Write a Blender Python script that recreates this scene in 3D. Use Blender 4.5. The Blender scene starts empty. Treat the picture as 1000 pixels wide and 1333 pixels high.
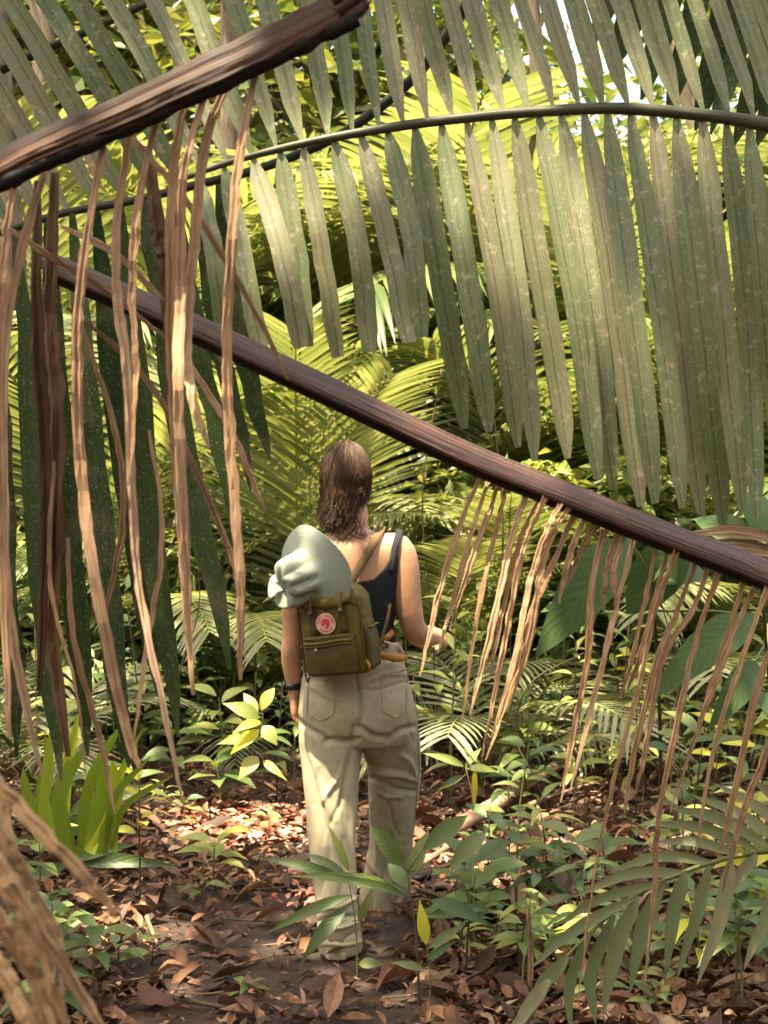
import bpy, bmesh, math, random
import numpy as np
from mathutils import Vector, Matrix, noise as mnoise
from mathutils.bvhtree import BVHTree

random.seed(7)
rng = np.random.default_rng(11)
sc = bpy.context.scene
COL = sc.collection

# ------------------------------------------------------------------ camera, sky, sun, exposure
F = 1850.0                      # focal length in pixels of the 1000 x 1333 photograph
CAMZ = 1.55
PITCH = math.atan((666.5 - 611) / F)
cam_d = bpy.data.cameras.new('camera')
cam = bpy.data.objects.new('camera', cam_d)
COL.objects.link(cam)
cam.location = (0, 0, CAMZ)
cam.rotation_euler = (math.pi / 2 - PITCH, 0, 0)
cam_d.sensor_fit = 'VERTICAL'
cam_d.sensor_height = 36.0
cam_d.lens = F / 1333 * 36
cam_d.clip_start = 0.05
cam_d.clip_end = 600
cam_d.dof.use_dof = True
cam_d.dof.focus_distance = 3.3
cam_d.dof.aperture_fstop = 10.0
sc.camera = cam

SUN = Vector((-0.22, -0.20, 1.0)).normalized()       # towards the sun
world = bpy.data.worlds.new('World')
sc.world = world
world.use_nodes = True
wn = world.node_tree
sky = wn.nodes.new('ShaderNodeTexSky')
sky.sky_type = 'NISHITA'
sky.sun_disc = False
sky.sun_elevation = math.asin(SUN.z)
sky.sun_rotation = math.atan2(SUN.x, SUN.y)
sky.dust_density = 6.0
sky.ozone_density = 0.3
sky.air_density = 1.0
wn.nodes['Background'].inputs['Strength'].default_value = 0.15
wn.links.new(sky.outputs[0], wn.nodes['Background'].inputs['Color'])
sun_d = bpy.data.lights.new('sun', 'SUN')
sun_d.energy = 5.0
sun_d.angle = math.radians(0.55)
sun_d.color = (1.0, 0.92, 0.78)
sun = bpy.data.objects.new('sun', sun_d)
COL.objects.link(sun)
sun.rotation_euler = SUN.to_track_quat('Z', 'Y').to_euler()
sun.location = SUN * 40

sc.view_settings.view_transform = 'Standard'
sc.view_settings.look = 'None'
sc.view_settings.gamma = 1
sc.view_settings.exposure = 2.38
sc.view_settings.use_white_balance = True
sc.view_settings.white_balance_temperature = 7700
sc.view_settings.white_balance_tint = 5
sc.render.engine = 'CYCLES'
sc.cycles.max_bounces = 7
sc.cycles.diffuse_bounces = 4
sc.cycles.glossy_bounces = 2
sc.cycles.transmission_bounces = 4
sc.cycles.use_denoising = True
sc.cycles.sample_clamp_indirect = 8

# ------------------------------------------------------------------ pixel <-> world
UPC = Vector((0, math.sin(PITCH), math.cos(PITCH)))
FWD = Vector((0, math.cos(PITCH), -math.sin(PITCH)))
CAM = Vector((0, 0, CAMZ))

def ray(px, py):
    return Vector(((px - 500) / F, 0, 0)) + UPC * ((666.5 - py) / F) + FWD

def at(px, py, Y):
    d = ray(px, py)
    return CAM + d * (Y / d.y)

def gh(x, y):
    h = 0.05 * mnoise.noise(Vector((x * 0.45, y * 0.45, 3.1))) + 0.018 * mnoise.noise(Vector((x * 1.7, y * 1.7, 9.2)))
    h += 0.035 * max(0.0, y - 6.0)
    h += 0.05 * min(1.0, max(0.0, (abs(x + 0.15) - 0.5) * 1.2))
    return h

def gpt(px, py):
    d = ray(px, py)
    t = (CAMZ) / -d.z
    for _ in range(8):
        p = CAM + d * t
        t = (CAMZ - gh(p.x, p.y)) / -d.z
    return CAM + d * t

def project(co):
    v = np.asarray(co) - np.array(CAM)
    f = v @ np.array(FWD); u = v @ np.array(UPC)
    return np.stack([500 + F * v[:, 0] / f, 666.5 - F * u / f], 1)

# ------------------------------------------------------------------ mesh helpers
class MB:
    def __init__(s):
        s.v, s.f, s.uv, s.mi = [], [], [], []
    def add(s, verts, faces, uvs=None):
        o = len(s.v)
        s.v.extend([tuple(p) for p in verts])
        s.f.extend([tuple(i + o for i in f) for f in faces])
        s.uv.extend(uvs if uvs is not None else [(0, 0)] * len(verts))
    def mesh(s, name, mat=None, smooth=True):
        me = bpy.data.meshes.new(name)
        me.from_pydata(s.v, [], s.f)
        if s.uv:
            ul = me.uv_layers.new(name='UVMap')
            li = np.empty(len(me.loops), dtype=np.int32)
            me.loops.foreach_get('vertex_index', li)
            ul.data.foreach_set('uv', np.array(s.uv, dtype=np.float32)[li].ravel())
        if smooth:
            me.polygons.foreach_set('use_smooth', [True] * len(me.polygons))
        if mat:
            me.materials.append(mat)
        me.update()
        return me

def link(name, data, parent=None, mat=None):
    o = bpy.data.objects.new(name, data)
    COL.objects.link(o)
    if parent is not None:
        o.parent = parent
    if mat is not None:
        data.materials.append(mat)
    return o

def tag(o, label=None, cat=None, group=None, kind=None):
    if label: o['label'] = label
    if cat: o['category'] = cat
    if group: o['group'] = group
    if kind: o['kind'] = kind
    return o

def thing(name, label, cat, loc=(0, 0, 0), group=None):
    o = bpy.data.objects.new(name, None)
    o.empty_display_size = 0.1
    COL.objects.link(o)
    o.location = loc
    return tag(o, label, cat, group)

def build(name, mb, mat, parent=None, smooth=True):
    """world-space mesh builder -> object under an unrotated parent"""
    off = Vector(parent.location) if parent is not None else Vector((0, 0, 0))
    pp = parent.parent if parent is not None else None
    if pp is not None:
        off = off + Vector(pp.location)
    if off.length > 0:
        mb.v = [(p[0] - off.x, p[1] - off.y, p[2] - off.z) for p in mb.v]
    return link(name, mb.mesh(name, mat, smooth), parent)

def catmull(pts, n):
    pts = [Vector(p) for p in pts]
    if len(pts) == 2:
        return [pts[0].lerp(pts[1], i / (n - 1)) for i in range(n)]
    out = []
    P = [pts[0] * 2 - pts[1]] + pts + [pts[-1] * 2 - pts[-2]]
    m = len(pts) - 1
    for i in range(n):
        u = i / (n - 1) * m
        k = min(int(u), m - 1); t = u - k
        a, b, c, d = P[k], P[k + 1], P[k + 2], P[k + 3]
        out.append(0.5 * ((2 * b) + (c - a) * t + (2 * a - 5 * b + 4 * c - d) * t * t + (3 * b - a - 3 * c + d) * t ** 3))
    return out

def interp(v, n):
    xs = np.linspace(0, 1, len(v))
    return np.interp(np.linspace(0, 1, n), xs, v)

def ribbon(mb, pts, widths, normal, fold=0.12, twist=0.0, wave=0.0, twist0=0.0):
    n = len(pts); L = 0
    vs, uvs, fs = [], [], []
    for i in range(n):
        a = pts[max(0, i - 1)]; b = pts[min(n - 1, i + 1)]
        T = (b - a).normalized()
        N = Vector(normal) if not isinstance(normal, list) else Vector(normal[i])
        S = T.cross(N)
        if S.length < 1e-5: S = Vector((1, 0, 0))
        S.normalize()
        N = S.cross(T).normalized()
        ang = twist0 + twist * i / (n - 1)
        if ang:
            R = Matrix.Rotation(ang, 3, T)
            S = R @ S; N = R @ N
        if i: L += (pts[i] - pts[i - 1]).length
        w = widths[i] * 0.5
        wv = wave * w * math.sin(i * 2.3)
        vs += [pts[i] - S * w + N * (fold * w + wv), pts[i] - N * fold * w, pts[i] + S * w + N * (fold * w - wv)]
        uvs += [(0, L), (0.5, L), (1, L)]
        if i:
            k = 3 * i
            fs += [(k - 3, k - 2, k + 1, k), (k - 2, k - 1, k + 2, k + 1)]
    mb.add(vs, fs, uvs)

def tube(mb, pts, radii, seg=8, flat=1.0, up=None, caps=True, radii2=None):
    n = len(pts); vs, uvs, fs = [], [], []; L = 0
    prevS = None
    for i in range(n):
        a = pts[max(0, i - 1)]; b = pts[min(n - 1, i + 1)]
        T = (b - a).normalized()
        if up is not None:
            S = T.cross(Vector(up))
        elif prevS is None:
            S = T.cross(Vector((0, 0, 1)) if abs(T.z) < 0.9 else Vector((0, 1, 0)))
        else:
            S = prevS - T * prevS.dot(T)
        S.normalize(); prevS = S
        B = S.cross(T).normalized()
        if i: L += (pts[i] - pts[i - 1]).length
        r2 = radii2[i] if radii2 is not None else radii[i] * flat
        for k in range(seg):
            t = 2 * math.pi * k / seg
            vs.append(pts[i] + S * (math.cos(t) * radii[i]) + B * (math.sin(t) * r2))
            uvs.append((k / seg if k < seg else 1, L))
        if i:
            for k in range(seg):
                k2 = (k + 1) % seg
                fs.append(((i - 1) * seg + k, (i - 1) * seg + k2, i * seg + k2, i * seg + k))
    if caps:
        fs.append(tuple(range(seg - 1, -1, -1)))
        fs.append(tuple((n - 1) * seg + k for k in range(seg)))
    mb.add(vs, fs, uvs)

def ellipsoid(mb, c, r, nu=16, nv=10, R=None):
    vs, fs = [], []
    for j in range(nv + 1):
        ph = math.pi * (j + 0.02) / (nv + 0.04)
        for i in range(nu):
            th = 2 * math.pi * i / nu
            p = Vector((r[0] * math.sin(ph) * math.cos(th), r[1] * math.sin(ph) * math.sin(th), r[2] * math.cos(ph)))
            if R is not None: p = R @ p
            vs.append(p + Vector(c))
    for j in range(nv):
        for i in range(nu):
            i2 = (i + 1) % nu
            fs.append((j * nu + i, (j + 1) * nu + i, (j + 1) * nu + i2, j * nu + i2))
    fs.append(tuple(range(nu)))
    fs.append(tuple(nv * nu + k for k in range(nu - 1, -1, -1)))
    mb.add(vs, fs)

def remesh(mb, voxel, smooth=4, factor=0.5):
    me = mb.mesh('tmp')
    o = link('tmp', me)
    m = o.modifiers.new('r', 'REMESH'); m.mode = 'VOXEL'; m.voxel_size = voxel; m.adaptivity = 0
    if smooth:
        s = o.modifiers.new('s', 'SMOOTH'); s.factor = factor; s.iterations = smooth
    dg = bpy.context.evaluated_depsgraph_get()
    me2 = bpy.data.meshes.new_from_object(o.evaluated_get(dg))
    bpy.data.objects.remove(o); bpy.data.meshes.remove(me)
    me2.polygons.foreach_set('use_smooth', [True] * len(me2.polygons))
    return me2

def mesh_np(me):
    n = len(me.vertices)
    co = np.empty(n * 3, dtype=np.float32); me.vertices.foreach_get('co', co)
    no = np.empty(n * 3, dtype=np.float32); me.vertices.foreach_get('normal', no)
    return co.reshape(-1, 3).astype(float), no.reshape(-1, 3).astype(float)

# ------------------------------------------------------------------ materials
def new_mat(name):
    m = bpy.data.materials.new(name); m.use_nodes = True
    nt = m.node_tree
    return m, nt, nt.nodes['Principled BSDF'], nt.nodes['Material Output']

def ramp(nt, fac, cols, pos=None, mode='LINEAR'):
    r = nt.nodes.new('ShaderNodeValToRGB')
    r.color_ramp.interpolation = mode
    el = r.color_ramp.elements
    n = len(cols)
    while len(el) < n: el.new(0.5)
    for i, c in enumerate(cols):
        el[i].position = pos[i] if pos else i / max(1, n - 1)
        el[i].color = (c[0], c[1], c[2], 1)
    if fac is not None: nt.links.new(fac, r.inputs['Fac'])
    return r.outputs['Color']

def math_n(nt, op, a, b=None):
    n = nt.nodes.new('ShaderNodeMath'); n.operation = op
    for i, x in enumerate((a, b)):
        if x is None: continue
        if hasattr(x, 'is_linked'): nt.links.new(x, n.inputs[i])
        else: n.inputs[i].default_value = x
    return n.outputs[0]

def mix_n(nt, fac, a, b, blend='MIX'):
    n = nt.nodes.new('ShaderNodeMix'); n.data_type = 'RGBA'; n.blend_type = blend
    for s, x in ((n.inputs[0], fac), (n.inputs[6], a), (n.inputs[7], b)):
        if hasattr(x, 'is_linked'): nt.links.new(x, s)
        elif isinstance(x, tuple): s.default_value = (*x, 1)
        else: s.default_value = x
    return n.outputs[2]

def coord(nt, kind, scale):
    t = nt.nodes.new('ShaderNodeTexCoord'); mp = nt.nodes.new('ShaderNodeMapping')
    mp.inputs['Scale'].default_value = scale
    nt.links.new(t.outputs[kind], mp.inputs['Vector'])
    return mp.outputs[0]

def noise_n(nt, vec, scale, detail=3, rough=0.6):
    n = nt.nodes.new('ShaderNodeTexNoise'); n.inputs['Scale'].default_value = scale
    n.inputs['Detail'].default_value = detail; n.inputs['Roughness'].default_value = rough
    if vec is not None: nt.links.new(vec, n.inputs['Vector'])
    return n.outputs['Fac']

def bump_n(nt, bsdf, h, strength, dist=0.01):
    b = nt.nodes.new('ShaderNodeBump'); b.inputs['Strength'].default_value = strength; b.inputs['Distance'].default_value = dist
    nt.links.new(h, b.inputs['Height']); nt.links.new(b.outputs[0], bsdf.inputs['Normal'])
    return b.outputs[0]

def rand_n(nt):
    oi = nt.nodes.new('ShaderNodeObjectInfo'); g = nt.nodes.new('ShaderNodeNewGeometry')
    return math_n(nt, 'FRACT', math_n(nt, 'ADD', oi.outputs['Random'], g.outputs['Random Per Island']))

def leaf_mat(name, cols, trans=0.35, rib=0.0, lines=0.0, rough=0.42, spot=None, spot_amt=0.3, streak=0.35, spec=0.35, nscale=14, tcol=(1.14, 1.12, 0.62), veins=0, spot_pos=(0.56, 0.66)):
    m, nt, b, out = new_mat(name)
    c = ramp(nt, rand_n(nt), cols)
    st = noise_n(nt, coord(nt, 'UV', (26, 1.5, 1)), 1.0, 2)
    c = mix_n(nt, streak, c, ramp(nt, st, [(0.45, 0.45, 0.45), (1.5, 1.5, 1.5)], [0.3, 0.72]), 'MULTIPLY')
    if rib or lines:
        tq = nt.nodes.new('ShaderNodeTexCoord'); sq = nt.nodes.new('ShaderNodeSeparateXYZ'); nt.links.new(tq.outputs['UV'], sq.inputs[0])
        aq = math_n(nt, 'ABSOLUTE', math_n(nt, 'SUBTRACT', sq.outputs[0], 0.5))
        c = mix_n(nt, math_n(nt, 'MULTIPLY', math_n(nt, 'LESS_THAN', aq, 0.035), rib), c, (0.05, 0.05, 0.025))
        ln = noise_n(nt, coord(nt, 'UV', (90, 0.7, 1)), 1.0, 1)
        c = mix_n(nt, lines, c, ramp(nt, ln, [(0.5, 0.5, 0.5), (1.45, 1.45, 1.45)], [0.35, 0.65]), 'MULTIPLY')
        bump_n(nt, b, ln, 0.35, 0.002)
        eg = noise_n(nt, coord(nt, 'Object', (1, 1, 1)), 7, 5, 0.7)
        c = mix_n(nt, math_n(nt, 'MULTIPLY', ramp(nt, eg, [(0, 0, 0), (1, 1, 1)], [0.5, 0.75]), 0.4), c, (0.24, 0.18, 0.12))
        fine = noise_n(nt, coord(nt, 'Object', (1, 1, 1)), 170, 2, 0.5)
        c = mix_n(nt, ramp(nt, fine, [(0, 0, 0), (lines * 0.8,) * 3], [0.60, 0.70]), c, mix_n(nt, 0.75, c, (0.36, 0.33, 0.26)))
    if veins:
        t = nt.nodes.new('ShaderNodeTexCoord'); sx = nt.nodes.new('ShaderNodeSeparateXYZ'); nt.links.new(t.outputs['UV'], sx.inputs[0])
        au = math_n(nt, 'ABSOLUTE', math_n(nt, 'SUBTRACT', sx.outputs[0], 0.5))
        ph = math_n(nt, 'MULTIPLY', math_n(nt, 'SUBTRACT', sx.outputs[1], math_n(nt, 'MULTIPLY', au, 0.45)), veins * 6.283)
        wv = math_n(nt, 'POWER', math_n(nt, 'ABSOLUTE', math_n(nt, 'COSINE', math_n(nt, 'MULTIPLY', ph, 0.5))), 6)
        mid = math_n(nt, 'LESS_THAN', au, 0.025)
        wv = math_n(nt, 'MAXIMUM', wv, math_n(nt, 'MULTIPLY', mid, 1.6))
        c = mix_n(nt, math_n(nt, 'MULTIPLY', wv, 0.22), c, mix_n(nt, 1.0, c, (1.7, 1.7, 1.5), 'MULTIPLY'))
        bump_n(nt, b, wv, 0.2, 0.004)
    if spot:
        sp = noise_n(nt, coord(nt, 'Object', (1, 1, 1)), nscale, 6, 0.72)
        f = math_n(nt, 'MULTIPLY', ramp(nt, sp, [(0, 0, 0), (1, 1, 1)], list(spot_pos)), spot_amt)
        c = mix_n(nt, f, c, spot)
    nt.links.new(c, b.inputs['Base Color'])
    b.inputs['Roughness'].default_value = rough
    b.inputs['Specular IOR Level'].default_value = spec
    tr = nt.nodes.new('ShaderNodeBsdfTranslucent')
    tc = mix_n(nt, 1.0, c, tcol, 'MULTIPLY')
    nt.links.new(tc, tr.inputs['Color'])
    mx = nt.nodes.new('ShaderNodeMixShader'); mx.inputs[0].default_value = trans
    nt.links.new(b.outputs[0], mx.inputs[1]); nt.links.new(tr.outputs[0], mx.inputs[2])
    nt.links.new(mx.outputs[0], out.inputs['Surface'])
    return m

def fibre_mat(name, cols, rough=0.7, sx=30, sy=2.0, bump=0.5, spec=0.3, big=0.0, bigcol=(0.5, 0.4, 0.35), trans=0.0):
    """fibrous stalks and dry leaves: streaks along the length"""
    m, nt, b, out = new_mat(name)
    st = noise_n(nt, coord(nt, 'UV', (sx, sy, 1)), 1.0, 5, 0.65)
    rnd = rand_n(nt)
    f = math_n(nt, 'ADD', st, math_n(nt, 'MULTIPLY', math_n(nt, 'SUBTRACT', rnd, 0.5), 0.22))
    c = ramp(nt, f, cols, list(np.linspace(0.28, 0.72, len(cols))))
    n2 = noise_n(nt, coord(nt, 'Object', (1, 1, 1)), 9, 4)
    c = mix_n(nt, 0.5, c, ramp(nt, n2, [(0.45, 0.42, 0.4), (1.35, 1.3, 1.25)], [0.3, 0.7]), 'MULTIPLY')
    if big:
        n3 = noise_n(nt, coord(nt, 'Object', (1, 1, 1)), 4, 3)
        c = mix_n(nt, math_n(nt, 'MULTIPLY', ramp(nt, n3, [(0, 0, 0), (1, 1, 1)], [0.5, 0.7]), big), c, bigcol)
    nt.links.new(c, b.inputs['Base Color'])
    b.inputs['Roughness'].default_value = rough; b.inputs['Specular IOR Level'].default_value = spec
    bump_n(nt, b, st, bump, 0.004)
    if trans:
        tr = nt.nodes.new('ShaderNodeBsdfTranslucent'); nt.links.new(c, tr.inputs['Color'])
        mx = nt.nodes.new('ShaderNodeMixShader'); mx.inputs[0].default_value = trans
        nt.links.new(b.outputs[0], mx.inputs[1]); nt.links.new(tr.outputs[0], mx.inputs[2])
        nt.links.new(mx.outputs[0], out.inputs['Surface'])
    return m

def plain_mat(name, col, rough=0.8, var=0.25, scale=40, bump=0.2, spec=0.3, weave=0, detail=4, bdist=0.002):
    m, nt, b, out = new_mat(name)
    n = noise_n(nt, coord(nt, 'Object', (1, 1, 1)), scale, detail)
    lo = tuple(x * (1 - var) for x in col); hi = tuple(min(1, x * (1 + var)) for x in col)
    c = ramp(nt, n, [lo, hi], [0.3, 0.7])
    nt.links.new(c, b.inputs['Base Color'])
    b.inputs['Roughness'].default_value = rough; b.inputs['Specular IOR Level'].default_value = spec
    h = n
    if weave:
        w = nt.nodes.new('ShaderNodeTexNoise'); w.inputs['Scale'].default_value = weave; w.inputs['Detail'].default_value = 2
        t = nt.nodes.new('ShaderNodeTexCoord'); nt.links.new(t.outputs['Object'], w.inputs['Vector'])
        h = math_n(nt, 'ADD', n, w.outputs['Fac'])
    bump_n(nt, b, h, bump, bdist)
    return m

G = {}
G['live'] = leaf_mat('frond_green', rib=0.5, lines=0.6, cols=[(0.115, 0.14, 0.068), (0.15, 0.167, 0.085), (0.20, 0.188, 0.118)], trans=0.16, rough=0.5, spot=(0.38, 0.32, 0.25), spot_amt=0.6, nscale=44, streak=0.5, spec=0.3, tcol=(1.2, 1.3, 0.6))
G['livedark'] = leaf_mat('shaded_frond_green', rib=0.4, lines=0.5, cols=[(0.018, 0.032, 0.008), (0.03, 0.05, 0.013), (0.045, 0.065, 0.02)], trans=0.12, rough=0.6, spot=(0.08, 0.085, 0.045), spot_amt=0.35, nscale=24, streak=0.5, spec=0.15)  # leaflets in shade; the shade is darkened into the base colour
G['lowfrond'] = leaf_mat('low_frond_green', [(0.11, 0.135, 0.06), (0.16, 0.18, 0.09), (0.215, 0.21, 0.13)], trans=0.2, rough=0.5, spot=(0.3, 0.17, 0.09), spot_amt=0.3, nscale=12, streak=0.4)
G['bgpalm'] = leaf_mat('background_palm_green', [(0.12, 0.15, 0.055), (0.17, 0.195, 0.08), (0.25, 0.255, 0.125)], trans=0.4, rough=0.4, streak=0.2)
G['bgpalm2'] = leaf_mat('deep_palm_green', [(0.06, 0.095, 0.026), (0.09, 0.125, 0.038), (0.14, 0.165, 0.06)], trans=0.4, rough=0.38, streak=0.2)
G['tree'] = leaf_mat('tree_leaf_green', [(0.05, 0.08, 0.022), (0.09, 0.12, 0.03), (0.14, 0.16, 0.045), (0.22, 0.21, 0.07)], trans=0.45, rough=0.4, streak=0.1)
G['seed'] = leaf_mat('seedling_green', [(0.045, 0.08, 0.022), (0.07, 0.11, 0.03), (0.10, 0.14, 0.042), (0.15, 0.175, 0.05)], trans=0.35, rough=0.42, streak=0.15, spot=(0.2, 0.2, 0.1), spot_amt=0.25, nscale=40, spec=0.45, veins=9)
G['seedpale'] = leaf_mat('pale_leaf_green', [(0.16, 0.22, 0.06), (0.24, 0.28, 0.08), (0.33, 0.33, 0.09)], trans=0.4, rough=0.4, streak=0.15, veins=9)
G['yellow'] = leaf_mat('yellow_leaf', [(0.42, 0.40, 0.04), (0.50, 0.46, 0.06), (0.36, 0.38, 0.05)], trans=0.45, rough=0.45, streak=0.2, veins=8)
G['grass'] = leaf_mat('strap_leaf_green', [(0.12, 0.18, 0.02), (0.19, 0.25, 0.03), (0.27, 0.30, 0.04)], trans=0.6, rough=0.4, streak=0.25)
G['bigleaf'] = leaf_mat('big_leaf_green', [(0.04, 0.072, 0.025), (0.055, 0.092, 0.034)], trans=0.2, rough=0.6, streak=0.12, spec=0.12, veins=11)
G['dead'] = fibre_mat('dry_leaflet_tan', [(0.14, 0.07, 0.035), (0.45, 0.27, 0.16), (0.68, 0.48, 0.33)], rough=0.6, sx=16, sy=2.5, bump=0.9, trans=0.12)
G['deadthin'] = fibre_mat('dry_leaflet_brown', [(0.13, 0.063, 0.03), (0.43, 0.255, 0.14), (0.68, 0.48, 0.31)], rough=0.55, sx=10, sy=6, bump=0.9, trans=0.1)
G['deaddark'] = fibre_mat('dead_sheath_brown', [(0.025, 0.013, 0.007), (0.07, 0.035, 0.016), (0.15, 0.075, 0.032)], rough=0.75, trans=0.05)
G['black'] = fibre_mat('near_black_underside', [(0.004, 0.003, 0.003), (0.012, 0.008, 0.006), (0.03, 0.018, 0.012)], rough=0.7, sx=8, sy=3, bump=0.6, spec=0.15)  # near-black fibre for the keel and ridge below the stalks
G['straw'] = fibre_mat('dry_straw', [(0.16, 0.09, 0.045), (0.36, 0.22, 0.12), (0.56, 0.38, 0.23)], rough=0.6, trans=0.1)
G['rach1'] = fibre_mat('broken_stalk_brown', [(0.006, 0.003, 0.002), (0.032, 0.013, 0.006), (0.16, 0.062, 0.026)], rough=0.6, sx=14, sy=1.6, bump=1.0, spec=0.3)
G['rach2'] = fibre_mat('polished_stalk_red_brown', [(0.008, 0.004, 0.003), (0.028, 0.012, 0.008), (0.10, 0.044, 0.03)], rough=0.3, sx=20, sy=5, bump=1.0, spec=0.5)
G['rachg'] = fibre_mat('green_stalk', [(0.014, 0.016, 0.008), (0.03, 0.032, 0.015), (0.065, 0.062, 0.03)], rough=0.5, sx=6, sy=4, bump=0.3)
G['petiole'] = fibre_mat('yellow_green_petiole', [(0.16, 0.20, 0.02), (0.26, 0.30, 0.035), (0.34, 0.36, 0.06)], rough=0.4, sx=12, sy=1, bump=0.3, trans=0.25)
G['stem'] = fibre_mat('plant_stem', [(0.03, 0.022, 0.014), (0.07, 0.05, 0.03), (0.12, 0.09, 0.05)], rough=0.7, sx=4, sy=30, bump=0.3)
G['greenstem'] = fibre_mat('green_stem', [(0.06, 0.08, 0.02), (0.12, 0.14, 0.04), (0.17, 0.18, 0.06)], rough=0.6, sx=4, sy=30, bump=0.2)
G['bark'] = fibre_mat('tree_bark', [(0.035, 0.026, 0.018), (0.10, 0.075, 0.05), (0.20, 0.16, 0.11)], rough=0.9, sx=10, sy=3, bump=1.0)
G['stick'] = fibre_mat('fallen_stick_wood', [(0.10, 0.055, 0.035), (0.26, 0.16, 0.10), (0.45, 0.32, 0.22)], rough=0.8, sx=8, sy=5, bump=0.8)

def litter_mat():
    m, nt, b, out = new_mat('dead_leaf_brown')
    c = ramp(nt, rand_n(nt), [(0.025, 0.015, 0.011), (0.07, 0.036, 0.022), (0.13, 0.06, 0.033), (0.26, 0.12, 0.058), (0.08, 0.05, 0.036), (0.36, 0.23, 0.135), (0.17, 0.06, 0.037), (0.04, 0.024, 0.018)])
    n = noise_n(nt, coord(nt, 'Object', (1, 1, 1)), 45, 5)
    c = mix_n(nt, 0.65, c, ramp(nt, n, [(0.4, 0.38, 0.36), (1.4, 1.35, 1.3)], [0.3, 0.7]), 'MULTIPLY')
    nt.links.new(c, b.inputs['Base Color']); b.inputs['Roughness'].default_value = 0.6
    b.inputs['Specular IOR Level'].default_value = 0.3
    bump_n(nt, b, n, 0.4, 0.004)
    tr = nt.nodes.new('ShaderNodeBsdfTranslucent'); nt.links.new(c, tr.inputs['Color'])
    mx = nt.nodes.new('ShaderNodeMixShader'); mx.inputs[0].default_value = 0.12
    nt.links.new(b.outputs[0], mx.inputs[1]); nt.links.new(tr.outputs[0], mx.inputs[2])
    nt.links.new(mx.outputs[0], out.inputs['Surface'])
    return m
G['litter'] = litter_mat()

def ground_mat():
    m, nt, b, out = new_mat('forest_floor_soil')
    v = coord(nt, 'Object', (1, 1, 1))
    n1 = noise_n(nt, v, 2.5, 8, 0.7); n2 = noise_n(nt, v, 35, 6, 0.7)
    c = ramp(nt, n1, [(0.02, 0.012, 0.009), (0.045, 0.025, 0.017), (0.09, 0.046, 0.03)], [0.3, 0.5, 0.72])
    c = mix_n(nt, 0.7, c, ramp(nt, n2, [(0.35, 0.35, 0.35), (1.6, 1.5, 1.4)], [0.3, 0.7]), 'MULTIPLY')
    nt.links.new(c, b.inputs['Base Color']); b.inputs['Roughness'].default_value = 0.85
    bump_n(nt, b, n2, 1.0, 0.02)
    return m
G['soil'] = ground_mat()

# ------------------------------------------------------------------ ground
xs = np.unique(np.concatenate([np.linspace(-150, -9, 16), np.linspace(-9, 9, 130), np.linspace(9, 150, 16)]))
ys = np.unique(np.concatenate([np.linspace(-30, 1.5, 12), np.linspace(1.5, 14, 130), np.linspace(14, 200, 24)]))
mb = MB()
vs = []
for y in ys:
    for x in xs:
        z = gh(x, y) if y < 40 else gh(x, 40)
        if 2.5 < y < 9 and abs(x) < 4:
            z += 0.012 * mnoise.noise(Vector((x * 6, y * 6, 0))) + 0.006 * mnoise.noise(Vector((x * 14, y * 14, 5)))
        vs.append((x, y, z))
nx = len(xs)
fs = [(j * nx + i, j * nx + i + 1, (j + 1) * nx + i + 1, (j + 1) * nx + i) for j in range(len(ys) - 1) for i in range(nx - 1)]
mb.add(vs, fs)
ground = build('ground', mb, G['soil'])
tag(ground, 'brown forest floor of soil and humus under the leaf litter', 'ground', kind='structure')

# ------------------------------------------------------------------ leaf shapes (origin at the base, along +Y, face +Z)
def leaf_mesh(name, mat, L=1.0, W=0.4, peak=0.45, n=6, droop=0.25, fold=0.18, tip=1.3, curl=0.0, ragged=0.0, seed=0):
    r = random.Random(seed)
    mb = MB(); vs, uvs, fs = [], [], []
    for i in range(n + 1):
        t = i / n
        if t < peak: w = math.sin(t / peak * math.pi / 2) ** 0.8
        else: w = math.cos((t - peak) / (1 - peak) * math.pi / 2) ** tip
        w = max(w, 0.015) * W / 2
        if t == 0: w = W * 0.02
        y = L * t; z = -droop * L * t * t + 0.06 * L * math.sin(t * math.pi)
        cz = curl * w * (0.5 + t)
        wl = w * (1 + ragged * r.uniform(-1, 1)); wr = w * (1 + ragged * r.uniform(-1, 1))
        jz = ragged * W * 0.4
        vs += [(-wl, y, z + fold * wl + cz + jz * r.uniform(-1, 1)), (0, y, z), (wr, y, z + fold * wr + cz + jz * r.uniform(-1, 1))]
        uvs += [(0, t), (0.5, t), (1, t)]
        if i:
            k = 3 * i
            fs += [(k - 3, k - 2, k + 1, k), (k - 2, k - 1, k + 2, k + 1)]
    mb.add(vs, fs, uvs)
    return mb.mesh(name, mat)

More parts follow.
